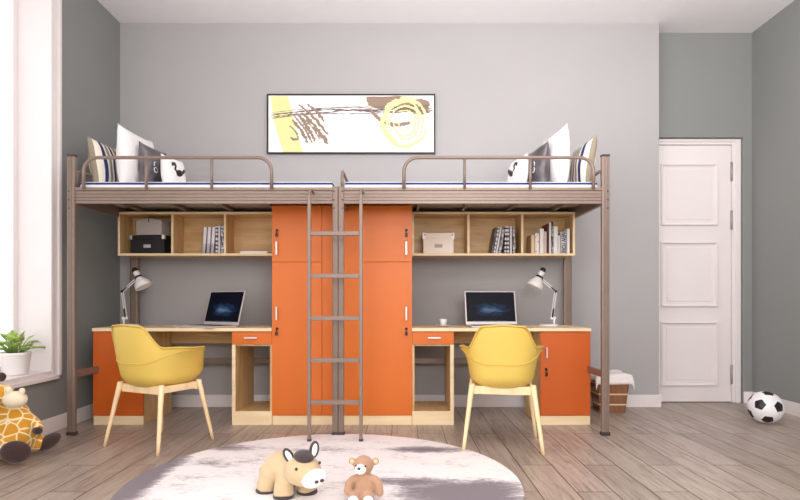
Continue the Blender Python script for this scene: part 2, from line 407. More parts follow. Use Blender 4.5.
    bm = NB(); tube(bm, pts, 0.0125, 12); gr = obj('guard_rail', bm, METAL, root, w=True)
    for x in mids:
        bm = NB(); tube(bm, [(x, g, zb), (x, g, zt)], 0.010, 10)
        for v in bm.verts: v.co -= root.location
        obj('upright', bm, METAL, gr)
XM = (338-400)/139.6
bedL = thing('loft_bed', 'taupe metal loft bed at the left, nearer the window', 'bed', (-1.4, 4.45, 0), group='pair of metal loft beds end to end')
for_fix = []
make_bed(bedL, -2.389, XM-0.0005, -1)
bedR = thing('loft_bed', 'taupe metal loft bed at the right, nearer the white door', 'bed', (0.5, 4.45, 0), group='pair of metal loft beds end to end')
make_bed(bedR, XM+0.0005, 1.503, 1)
for (x0, x1, side, lab) in ((-2.315, XM-0.045, -1, 'thin white mattress with navy stripe on the left loft bed'), (XM+0.045, 1.425, 1, 'thin white mattress with navy stripe on the right loft bed')):
    t = thing('mattress', lab, 'mattress', ((x0+x1)/2, 4.46, Z1-0.01), group='loft bed mattresses')
    y0, y1 = YF+0.035, YR-0.03
    obj('mattress_body', B(x0, x1, y0, y1, Z1-0.010, ZM), MATT, t, w=True, bev=0.008)
    bm = NB(); e = 0.0015
    for z0, z1 in ((ZM-0.021, ZM-0.006),):
        box(bm, x0-e, x1+e, y0-e, y0+0.003, z0, z1); box(bm, x0-e, x1+e, y1-0.003, y1+e, z0, z1)
        box(bm, x0-e, x0+0.003, y0, y1, z0, z1); box(bm, x1-0.003, x1+e, y0, y1, z0, z1)
    obj('navy_stripe', bm, BLUE, t, w=True)

# ladder
t = thing('ladder', 'taupe metal five-rung ladder hooked at the middle of the loft beds', 'ladder', (-0.43, 3.8, 0))
LY = 3.80; s = F/LY
lx = [(309.3-400)/s, (361.0-400)/s]
for x in lx:
    bm = NB()
    zt = CH+(VY-195)/s
    box(bm, x-0.012, x+0.012, LY-0.013, LY+0.013, 0.0075, zt)
    r_ = obj('ladder_rail', bm, METAL, t, w=True, bev=0.004)
    bm = NB(); tube(bm, [(x, LY, zt-0.02), (x, LY+0.005, zt+0.03), (x, LY+0.05, zt+0.05), (x, YF-0.005, zt+0.052)], 0.010, 8)
    for v in bm.verts: v.co -= t.location
    obj('hook', bm, METAL, r_)
    bm = NB(); box(bm, x-0.014, x+0.014, LY-0.015, LY+0.015, 0.0073, 0.024)
    for v in bm.verts: v.co -= t.location
    obj('ladder_foot', bm, METALD, r_, bev=0.003)
for py in (233.5, 276, 318.2, 360.3, 402.2):
    z = CH+(VY-py)/s
    obj('rung', B(lx[0]+0.012, lx[1]-0.012, LY-0.014, LY+0.014, z-0.015, z+0.015), METAL, t, w=True, bev=0.004)

# ------------------------------------------------------------------ furniture
YD = 4.336; YDB = 4.895
def handle(parent, x, z, vertical, root, L=0.085):
    y = YD-0.024
    if vertical: pts = [(x, YD, z-L/2+0.006), (x, y, z-L/2+0.004), (x, y, z-L/2), (x, y, z+L/2), (x, y, z+L/2-0.004), (x, YD, z+L/2-0.006)]
    bm = NB()
    if vertical:
        box(bm, x-0.007, x+0.007, y-0.004, y+0.004, z-L/2, z+L/2); box(bm, x-0.005, x+0.005, y, YD-0.0005, z-L/2+0.004, z-L/2+0.012); box(bm, x-0.005, x+0.005, y, YD-0.0005, z+L/2-0.012, z+L/2-0.004)
    else:
        box(bm, x-L/2, x+L/2, y-0.004, y+0.004, z-0.007, z+0.007); box(bm, x-L/2+0.004, x-L/2+0.012, y, YD-0.0005, z-0.005, z+0.005); box(bm, x+L/2-0.012, x+L/2-0.004, y, YD-0.0005, z-0.005, z+0.005)
    for v in bm.verts: v.co -= root.location
    obj('handle', bm, CHROME, parent, bev=0.0025)
def lock(parent, x, z, root):
    bm = NB()
    lathe(bm, [(0,0.006),(0.010,0.006),(0.011,0.0)], 14, Matrix.Translation((x, YD-0.0005, z+0.018)) @ Matrix.Rotation(PI/2,4,'X'))
    box(bm, x-0.003, x+0.003, YD-0.02, YD-0.006, z-0.006, z+0.026); box(bm, x-0.010, x+0.010, YD-0.022, YD-0.016, z-0.034, z-0.006)
    for v in bm.verts: v.co -= root.location
    obj('lock', bm, BLACK, parent, bev=0.002)
def zf(py): return CH+(VY-py)/128.0
def xf(px): return (px-400)/128.0

WMID = XM
for (x0, x1, side, lab) in ((-1.0, WMID-0.001, -1, 'orange wardrobe left of the ladder, beside the left desk'), (WMID+0.001, 0.094, 1, 'orange wardrobe right of the ladder, beside the right desk')):
    t = thing('wardrobe', lab, 'wardrobe', ((x0+x1)/2, 4.62, 0), group='pair of orange wardrobes under the loft beds')
    yb = 4.89; zt = 1.715; th = 0.016
    bm = NB(); yc = YD+0.018
    box(bm, x0, x0+th, yc, yb, 0, zt); box(bm, x1-th, x1, yc, yb, 0, zt); box(bm, x0+th, x1-th, yb-0.006, yb, 0, zt)
    for z in (0.06, zf(262)-0.008, zt-th): box(bm, x0+th, x1-th, yc, yb-0.006, z, z+th)
    obj('cabinet_body', bm, ORANGE, t, w=True)
    obj('plinth', B(x0+0.002, x1-0.002, YD+0.004, YD+0.022, 0.0, 0.072), OAKL, t, w=True, bev=0.001)
    xs = x0+0.39 if side < 0 else x1-0.39
    da, db = (x0, xs-0.0015) if side < 0 else (xs+0.0015, x1)
    pa, pb = (xs+0.0015, x1-0.001) if side < 0 else (x0+0.001, xs-0.0015)
    obj('side_panel', B(pa, pb, YD, YD+0.018, 0.074, zt), ORANGE, t, w=True, bev=0.0015)
    hx = xf(277) if side < 0 else xf(406.3)
    for (z0, z1, hz, lz) in ((zf(262)+0.0015, zt, zf(248.5), zf(232.5)), (0.074, zf(262)-0.0015, zf(313.5), zf(331))):
        d = obj('door', B(da, db, YD, YD+0.018, z0, z1), ORANGE, t, w=True, bev=0.0015)
        handle(d, hx, hz, True, t, 0.105); lock(d, hx, lz, t)

def make_desk(x0, x1, side, lab):
    """side -1: cabinet at the left end, drawers beside the wardrobe at the right"""
    t = thing('desk', lab, 'desk', ((x0+x1)/2, 4.62, 0), group='pair of desks under the loft beds')
    T = 0.758; th = 0.018
    def m(a, b2):    # distances measured from the outer end
        return (x0+a, x0+b2) if side < 0 else (x1-b2, x1-a)
    W = x1-x0
    obj('desktop', B(x0, x1, YD-0.012, YDB, T-0.026, T), OAKL, t, w=True, bev=0.002)
    # end cabinet
    cw = 0.395
    a, b2 = m(0.004, cw); yc = YD+0.018
    bm = NB(); zc = T-0.0265
    box(bm, a, a+th, yc, YDB-0.01, 0, zc); box(bm, b2-th, b2, yc, YDB-0.01, 0, zc); box(bm, a+th, b2-th, YDB-0.02, YDB-0.01, 0, zc); box(bm, a+th, b2-th, yc, YDB-0.02, 0.055, 0.072)
    obj('cabinet', bm, OAKZ, t, w=True)
    obj('plinth', B(a+0.001, b2-0.001, YD+0.004, YD+0.0175, 0.0, 0.070), OAKL, t, w=True, bev=0.001)
    d = obj('door', B(a, b2, YD, YD+0.0175, 0.073, zc-0.003), mat('orange_laminate_deep', (198,90,16), 0.42, var=0.02, scale=3), t, w=True, bev=0.0015)
    hx = (b2-0.035) if side < 0 else (a+0.045)
    handle(d, hx, zf(352.5), True, t); lock(d, hx, zf(371.5), t)
    # drawer pedestal
    a, b2 = m(W-0.3125 if side < 0 else W-0.326, W-0.001)
    bm = NB()
    box(bm, a, a+0.027, yc, YDB-0.01, 0, zc) if side < 0 else box(bm, b2-0.027, b2, yc, YDB-0.01, 0, zc)
    if side < 0: box(bm, b2-th, b2, yc, YDB-0.01, 0, zc)
    else: box(bm, a, a+th, yc, YDB-0.01, 0, zc)
    box(bm, a+th, b2-th, yc, YDB-0.012, 0.073, 0.089); box(bm, a+th, b2-th, yc+0.01, YDB-0.012, 0.615, 0.63)
    obj('drawer_pedestal', bm, OAKZ, t, w=True)
    bm = NB(); 
    if side < 0: box(bm, a, a+0.027, YD+0.002, YD+0.0175, 0.0, 0.628)
    else: box(bm, b2-0.027, b2, YD+0.002, YD+0.0175, 0.0, 0.628)
    box(bm, a, b2, YD+0.003, YD+0.0176, 0.0, 0.106)
    obj('pedestal_front_frame', bm, OAKL, t, w=True)
    d = obj('drawer', B(a, b2, YD, YD+0.0175, 0.632, zc-0.003), ORANGE, t, w=True, bev=0.0015)
    handle(d, (a+b2)/2+(0.01 if side>0 else -0.005), zf(337.8), False, t, 0.10)
    # apron at the back of the knee space
    a, b2 = m(cw, W-0.326)
    obj('apron', B(a+0.001, b2-0.001, YDB-0.03, YDB-0.014, 0.60, zc), OAKX, t, w=True, bev=0.001)
    return t
make_desk(-2.402, -1.001, -1, 'oak and orange desk at the left, under the left loft bed')
make_desk(0.0945, 1.492, 1, 'oak and orange desk at the right, under the right loft bed')

# hanging shelves
YS, YSB = 4.64, 4.875; SS = F/YS
def zs(py): return CH+(VY-py)/SS
def xs_(px): return (px-400)/SS
ZS0, ZS1 = 1.35, 1.714
for (x0, x1, divs, lab) in ((-2.358, -1.005, (xs_(172.3), xs_(225)), 'oak wall shelf of three open compartments above the left desk'), (0.1, 1.463, (xs_(468.5), xs_(522.3)), 'oak wall shelf of three open compartments above the right desk')):
    t = thing('wall_shelf', lab, 'shelf', ((x0+x1)/2, YS+0.1, ZS0), group='pair of oak shelves above the desks'); th = 0.018
    obj('bottom_panel', B(x0, x1, YS, YSB, ZS0, ZS0+th), OAKX, t, w=True, bev=0.001)
    obj('top_panel', B(x0, x1, YS, YSB, ZS1-th, ZS1), OAKX, t, w=True, bev=0.001)
    for x in (x0, x1-th): obj('side_panel', B(x, x+th, YS, YSB, ZS0+th, ZS1-th), OAKZ, t, w=True)
    for x in divs: obj('divider', B(x-th/2, x+th/2, YS, YSB-0.008, ZS0+th, ZS1-th), OAKZ, t, w=True)
    obj('back_panel', B(x0+th, x1-th, YSB-0.008, YSB, ZS0+th, ZS1-th), OAKX, t, w=True)
    bm = NB(); e = 0.0008
    box(bm, x0-e, x1+e, YS-0.001, YS+0.0005, ZS0-e, ZS0+th); box(bm, x0-e, x1+e, YS-0.001, YS+0.0005, ZS1-th, ZS1+e)
    for x in (x0, x1-th)+tuple(d-th/2 for d in divs): box(bm, x, x+th, YS-0.001, YS+0.0005, ZS0+th, ZS1-th)
    obj('edge_banding', bm, OAKL, t, w=True)
ZSF = ZS0+0.018

# ------------------------------------------------------------------ storage boxes
def storage_box(lab, loc, rz, w, d, h, body, lidm, corner, lidh=0.035, over=0.006, handlem=None, group=None, roundtop=False):
    t = thing('storage_box', lab, 'box', loc, rz)
    obj('box_body', B(-w/2, w/2, -d/2, d/2, 0.0005, h-lidh*0.5), body, t, bev=0.004)
    W_, D_ = w/2+over, d/2+over
    ld = obj('lid', B(-W_, W_, -D_, D_, h-lidh, h), lidm, t, bev=0.004)
    if corner:
        for sx in (-1, 1):
            for sy in (-1, 1):
                a, b2 = sorted((sx*(W_+0.001), sx*(W_-0.025))); c_, d_ = sorted((sy*(D_+0.001), sy*(D_-0.025)))
                obj('corner_guard', B(a, b2, c_, d_, h-lidh-0.001, h+0.001), CHROME if corner == 1 else WHITE, ld, bev=0.003)
    if handlem:
        bm = NB(); zc = (h-lidh)*0.52
        box(bm, -0.032, 0.032, -d/2-0.004, -d/2-0.0004, zc-0.014, zc+0.014)
        obj('label_holder', bm, handlem, t, bev=0.002)
    return t
BXB = mat('black_card', (24,23,25), 0.55, var=0.05)
BXG = mat('grey_card', (178,166,162), 0.7, var=0.03)
BXC = mat('cream_card', (240,224,208), 0.65, var=0.02)
storage_box('black storage box with metal corners at the left end of left shelf', (xs_(148.5)-0.01, 4.735, ZSF), -0.14, 0.305, 0.15, 0.155, BXB, BXB, 1, handlem=CHROME)
tb = thing('storage_box', 'small pale grey fold-top box standing on the black storage box', 'box', (xs_(148.5), 4.735, ZSF+0.1565), -0.14)
obj('box_body', B(-0.115, 0.115, -0.07, 0.07, 0.0005, 0.115), BXG, tb, bev=0.003)
bm = NB()
for sx in (-1, 1):
    vs = box(bm, sx*0.005 if sx > 0 else -0.12, 0.12 if sx > 0 else -0.005, -0.074, 0.074, 0.10, 0.125)
    for v in vs:
        if v.co.z > 0.12 and abs(v.co.x) < 0.02: v.co.z += 0.015
        if v.co.z > 0.12 and abs(v.co.x) > 0.1: v.co.x *= 0.93
obj('lid', bm, BXG, tb, bev=0.003)
bx = storage_box('cream storage box with white corners on the right shelf', (xs_(438)+0.005, 4.745, ZSF), 0.0, 0.255, 0.18, 0.172, BXC, BXC, 2, lidh=0.05, handlem=mat('grey_label', (176,160,150), 0.6))
for sx in (-1, 1):
    bm = NB(); lathe(bm, [(0,0.003),(0.005,0.003),(0.006,0)], 10, Matrix.Translation((sx*0.117, -0.0972, 0.156)) @ Matrix.Rotation(PI/2,4,'X'))
    obj('rivet', bm, mat('dark_rivet', (90,84,90), 0.4), bx)

# ------------------------------------------------------------------ books
def book_mat(name, rgb, kind=None, ink=(40,38,42)):
    if name in MATS: return MATS[name]
    if not kind: return mat(name, rgb, 0.55, var=0.02, scale=30)
    m, nt, b, tc = newmat(name, 0.5)
    if kind == 'speckle':
        vo = nt.nodes.new('ShaderNodeTexNoise'); vo.inputs['Scale'].default_value = 55; vo.inputs['Detail'].default_value = 2
        nt.links.new(tc.outputs['Object'], vo.inputs['Vector'])
        r = ramp(nt, [(0.46, ink), (0.54, rgb)], 'LINEAR'); nt.links.new(vo.outputs['Fac'], r.inputs['Fac'])
    elif kind == 'lower':
        sp = nt.nodes.new('ShaderNodeSeparateXYZ'); nt.links.new(tc.outputs['Object'], sp.inputs[0])
        n = nt.nodes.new('ShaderNodeTexNoise'); n.inputs['Scale'].default_value = 60; nt.links.new(tc.outputs['Object'], n.inputs['Vector'])
        ad = nt.nodes.new('ShaderNodeMath'); ad.operation = 'MULTIPLY_ADD'; ad.inputs[1].default_value = 0.16; nt.links.new(n.outputs['Fac'], ad.inputs[0]); nt.links.new(sp.outputs['Z'], ad.inputs[2])
        r = ramp(nt, [(0.13, (170,162,168)), (0.19, rgb)]); nt.links.new(ad.outputs[0], r.inputs['Fac'])
    elif kind == 'band':
        wv = nt.nodes.new('ShaderNodeTexWave'); wv.bands_direction = 'Z'; wv.inputs['Scale'].default_value = 9; wv.inputs['Distortion'].default_value = 6; wv.inputs['Detail'].default_value = 3
        nt.links.new(tc.outputs['Object'], wv.inputs['Vector'])
        r = ramp(nt, [(0.3, ink), (0.5, rgb)]); nt.links.new(wv.outputs['Fac'], r.inputs['Fac'])
    nt.links.new(r.outputs['Color'], b.inputs['Base Color'])
    return m
def book(x, w, h, d, m, lab, group, lean=0.0, y=None, z=None, pages=True):
    """spine faces the camera; x = left bottom edge"""
    t = thing('book', lab, 'book', (x, (YS+0.03) if y is None else y, ZSF+0.0006 if z is None else z), 0, group)
    t.rotation_euler = (0, lean, 0)
    bm = NB(); c_ = 0.0018
    box(bm, 0, c_, 0, d, 0, h); box(bm, w-c_, w, 0, d, 0, h); box(bm, 0, w, 0, c_, 0, h)
    obj('cover', bm, m, t)
    obj('pages', B(c_+0.0002, w-c_-0.0002, c_, d-0.003, 0.003, h-0.003), PAPER, t)
    return t
g1 = 'books on the left shelf'
for (px, w, h, m, lab, ln) in (
    (200.6, 0.028, 0.225, book_mat('white_grey_a', (236,230,234), 'lower'), 'white book with grey lower spine, leftmost of the left shelf row', 0.07),
    (204.9, 0.028, 0.225, book_mat('white_grey_a', (236,230,234), 'lower'), 'white book with grey lower spine, second from left on left shelf', 0.07),
    (209.2, 0.028, 0.225, book_mat('white_grey_a', (236,230,234), 'lower'), 'white book with grey lower spine, third from left on left shelf', 0.07),
    (214.2, 0.020, 0.240, book_mat('white_b', (235,228,230), 'band', (90,84,92)), 'tall narrow book with dark printed spine, fourth on left shelf', 0.0),
    (217.0, 0.018, 0.236, book_mat('white_c', (226,218,222)), 'plain pale book between printed spines on the left shelf', 0.0),
    (219.6, 0.030, 0.232, book_mat('speckle_a', (214,206,206), 'speckle'), 'speckled black and white book against the left shelf divider', 0.0)):
    book(xs_(px), w, h, 0.16, m, lab, g1, ln)
t = book(xs_(239), 0.232, 0.021, 0.14, book_mat('white_d', (240,234,230)), 'white book lying flat in the right compartment of left shelf', g1)
g2 = 'black and white books in the middle of the right shelf'
for (px, w, h, m, lab, ln) in (
    (491.5, 0.018, 0.226, book_mat('speckle_b', (120,112,114), 'speckle'), 'dark speckled book, leftmost leaning one on the right shelf', 0.17),
    (493.9, 0.016, 0.228, book_mat('white_e', (238,232,232), 'band', (150,142,148)), 'white leaning book beside the dark speckled one, right shelf', 0.17),
    (496.2, 0.016, 0.225, book_mat('white_f', (232,226,226)), 'plain white leaning book, third in the middle of right shelf', 0.17),
    (498.6, 0.026, 0.215, book_mat('speckle_c', (205,196,192), 'speckle', (100,90,88)), 'brown speckled leaning book in the middle of right shelf', 0.17),
    (505.0, 0.018, 0.232, book_mat('white_g', (228,220,224), 'band'), 'upright book with black bands after the leaning ones', 0.03),
    (507.7, 0.020, 0.228, book_mat('white_h', (225,218,220), 'band', (70,62,66)), 'upright book with grey bands beside the black banded one', 0.0),
    (510.7, 0.016, 0.230, book_mat('white_i', (236,230,230)), 'plain white upright book beside a patterned brown one', 0.0),
    (513.2, 0.026, 0.222, book_mat('speckle_d', (200,192,188), 'speckle', (84,72,70)), 'brown patterned upright book, last before the right divider', 0.0)):
    book(xs_(px), w, h, 0.16, m, lab, g2, ln)
g3 = 'books at the right end of the right shelf'
z0b = ZSF
hgt = lambda py: zs(py)-ZSF
tt = []
for (px0, px1, py, m, lab) in (
    (532.0, 535.6, 234.5, book_mat('cream_a', (226,196,160)), 'tan book, leftmost in the right end compartment'),
    (535.7, 540.3, 232.8, book_mat('cream_b', (240,226,216)), 'pale book with red dots on its spine'),
    (540.5, 544.9, 228.2, book_mat('cream_c', (240,230,222)), 'tall cream book beside the red-dotted one'),
    (545.0, 547.6, 231.0, book_mat('beige_a', (220,205,190)), 'narrow beige book before the dark red one'),
    (547.7, 549.9, 223.5, book_mat('maroon_a', (96,36,38)), 'dark red tall book on the right shelf'),
    (550.0, 552.1, 222.0, book_mat('white_j', (242,238,236)), 'tall narrow white book beside the dark red one'),
    (552.2, 554.2, 221.0, book_mat('speckle_e', (200,190,184), 'speckle', (66,60,60)), 'tallest patterned book on the right shelf'),
    (554.3, 559.0, 226.0, book_mat('white_k', (238,232,230)), 'thick white book right of the tallest patterned one'),
    (559.1, 561.2, 235.0, book_mat('white_l', (236,232,226)), 'short narrow white book beside the NEW YORK book'),
    (561.4, 567.8, 231.5, book_mat('grey_b', (206,200,200)), 'grey book with NEW YORK in black letters down its spine'),
    (568.0, 571.0, 228.2, book_mat('white_m', (244,240,238)), 'white book, last at the right end of the right shelf')):
    tt.append(book(xs_(px0), xs_(px1)-xs_(px0), hgt(py), 0.16, m, lab, g3))
bm = NB()
for (dx, z) in ((0.008,0.14),(0.02,0.155),(0.028,0.10),(0.010,0.02)):
    lathe(bm, [(0,0.0006),(0.005,0.0006),(0.005,0)], 8, Matrix.Translation((dx, -0.0001, z)) @ Matrix.Rotation(PI/2,4,'X'))
obj('red_dots', bm, mat('red_ink', (170,40,40), 0.5), tt[1])
cu = bpy.data.curves.new('spine_text', 'FONT'); cu.body = 'NEW YORK'; cu.size = 0.052; cu.align_x = 'CENTER'; cu.align_y = 'CENTER'; cu.offset = 0.0016; cu.extrude = 0.0003
to = bpy.data.objects.new('spine_text_curve', cu); C.objects.link(to)
bpy.context.view_layer.update()
me = bpy.data.meshes.new_from_object(to.evaluated_get(bpy.context.evaluated_depsgraph_get())); bpy.data.objects.remove(to)
me.transform(Matrix.Rotation(PI/2,4,'Y') @ Matrix.Rotation(PI/2,4,'X'))
xs0 = [v.co.z for v in me.vertices]; sc = 0.178/(max(xs0)-min(xs0))
for v in me.vertices: v.co.z *= sc
me.materials.append(mat('black_ink', (34,32,34), 0.6))
st = bpy.data.objects.new('spine_lettering', me); C.objects.link(st); st.parent = tt[9]; st.location = (0.0265, -0.0004, 0.09)

# ------------------------------------------------------------------ laptops
def laptop(lab, loc, rz):
    t = thing('laptop', lab, 'laptop', loc, rz, 'open silver laptops on the desks')
    w, d, th = 0.435, 0.275, 0.014
    sil = mat('silver_aluminium', (214,206,206), 0.35, 0.3)
    obj('base', B(-w/2, w/2, -d, 0, 0.0008, th), sil, t, bev=0.004)
    obj('keyboard', B(-w/2+0.03, w/2-0.03, -d+0.1, -0.03, th, th+0.0012), mat('dark_keys', (40,38,42), 0.5, var=0.4, scale=120), t)
    obj('trackpad', B(-0.06, 0.06, -d+0.015, -d+0.09, th, th+0.0006), CHROME, t)
    M = Matrix.Translation((0, 0.004, th)) @ Matrix.Rotation(-math.radians(15), 4, 'X')
    h = 0.292
    def sc(bm):
        xform(bm.verts, M); return bm
    bm = sc(B(-w/2, w/2, 0, 0.008, 0.0, h)); s_ = obj('screen_lid', bm, sil, t, bev=0.003)
    bm = sc(B(-w/2+0.010, w/2-0.010, -0.0012, 0.0, 0.026, h-0.009)); obj('display', bm, SCR, s_)
    bm = sc(B(-w/2+0.06, w/2-0.08, -0.002, -0.0012, 0.031, 0.034)); obj('dock_bar', bm, mat('dock_icons', (60,62,84), 0.4, var=0.8, scale=150), s_)
    return t
TD = 0.758
laptop('open silver laptop facing front behind the right yellow chair', (xs_(491.5)+0.005, 4.66, TD), math.radians(3))
laptop('open silver laptop turned to the left on the left desk', (-1.500, 4.62, TD), math.radians(-33))

# cup and saucer
sc_ = tag(obj('saucer', lathe(NB(), [(0,0.001),(0.03,0.001),(0.062,0.010),(0.066,0.012),(0.062,0.013),(0.03,0.005),(0,0.005)], 32), WHITE), 'white saucer under the cup on the right desk', 'saucer')
sc_.location = (xs_(443), 4.62, TD)
cp = thing('cup', 'small white espresso cup on its saucer, right desk', 'cup', (xs_(443), 4.62, TD+0.006))
obj('cup_body', lathe(NB(), [(0,0),(0.018,0.0),(0.022,0.004),(0.030,0.030),(0.033,0.056),(0.030,0.056),(0.027,0.030),(0.018,0.008),(0,0.008)], 28), WHITE, cp)
obj('coffee', lathe(NB(), [(0,0.046),(0.0295,0.046)], 24), mat('coffee_brown', (70,42,26), 0.2), cp)
bm = NB(); tube(bm, [(0.0, 0.030, 0.046), (0.0, 0.046, 0.044), (0.0, 0.050, 0.03), (0.0, 0.040, 0.018), (0.0, 0.026, 0.016)], 0.003, 8); obj('cup_handle', bm, WHITE, cp)

# ------------------------------------------------------------------ desk lamps
def desk_lamp(lab, loc, s, rz=0):
    """s=+1: head leans to -x (right lamp), s=-1 mirrored"""
    t = thing('desk_lamp', lab, 'lamp', loc, rz, 'white jointed desk lamps')
    base = obj('lamp_base', lathe(NB(), [(0,0.001),(0.078,0.001),(0.082,0.006),(0.080,0.014),(0.06,0.018),(0,0.019)], 36, Matrix.Translation((-s*0.0,0,0))), WHITE, t)
    px = s*0.045
    bm = NB(); tube(bm, [(px,0,0.017),(px,0,0.062)], 0.008, 12); box(bm, px-s*0.03 if s>0 else px-0.012, px+0.012 if s>0 else px+0.03, -0.012, 0.012, 0.058, 0.078)
    obj('stem', bm, WHITE, t, bev=0.002)
    j0 = Vector((px-s*0.018, 0, 0.074)); j1 = Vector((px+s*0.012, 0, 0.292)); j2 = Vector((px-s*0.108, 0, 0.398))
    for a, b2 in ((j0, j1), (j1, j2)):
        bm = NB()
        dd = (b2-a).normalized(); n_ = Vector((dd.z, 0, -dd.x))
        for o_ in (-0.0075, 0.0075): tube(bm, [a+n_*o_, b2+n_*o_], 0.0038, 8)
        obj('arm', bm, WHITE, t)
    bm = NB(); dd = (j1-j0).normalized(); tube(bm, [j0+dd*0.0+Vector((0,-0.01,0)), j0+dd*0.075+Vector((0,-0.01,0))], 0.0065, 8); obj('spring', bm, BLACK, t)
    bm = NB(); dd = (j1-j2).normalized(); tube(bm, [j1-dd*0.0+Vector((0,-0.01,0)), j1-dd*0.05+Vector((0,-0.01,0))], 0.0055, 8); obj('spring', bm, BLACK, t)
    for j in (j0, j1, j2):
        bm = NB(); tube(bm, [j+Vector((0,-0.014,0)), j+Vector((0,0.014,0))], 0.010, 12); obj('joint', bm, BLACK if j != j0 else WHITE, t, bev=0.001)
    # head: axis points down and outwards
    ang = math.radians(28)*s
    M = Matrix.Translation(j2+Vector((-s*0.022,0,0.006))) @ Matrix.Rotation(ang, 4, 'Y') 
    bm = NB(); lathe(bm, [(0.024,0.03),(0.028,0.0),(0.036,-0.012),(0.062,-0.045),(0.072,-0.085),(0.070,-0.085),(0.060,-0.045),(0.034,-0.010),(0.0,-0.008)], 32, M)
    hd = obj('lamp_shade', bm, WHITE, t)
    bm = NB(); lathe(bm, [(0.024,0.028),(0.026,0.062),(0.0,0.063)], 28, M); obj('socket', bm, WHITE, hd)
    bm = NB(); lathe(bm, [(0.024,0.060),(0.026,0.072),(0.020,0.090),(0.010,0.097),(0,0.098)], 28, M); obj('socket_cap', bm, BLACK, hd)
    bm = NB(); lathe(bm, [(0.029,0.004),(0.031,0.010),(0.029,0.020),(0.026,0.022)], 28, M); obj('collar', bm, BLACK, hd)
    bm = NB(); ell(bm, (0,0,-0.04), (0.022,0.022,0.028)); xform(bm.verts, M); obj('bulb', bm, mat('frosted_bulb', (250,246,238), 0.4), hd)
    return t
desk_lamp('white jointed desk lamp near the right end of the right desk', (xs_(549.5), 4.66, TD), 1)
desk_lamp('white jointed desk lamp behind the angled yellow chair, left desk', (-2.375+0.10, 4.66, TD), -1)

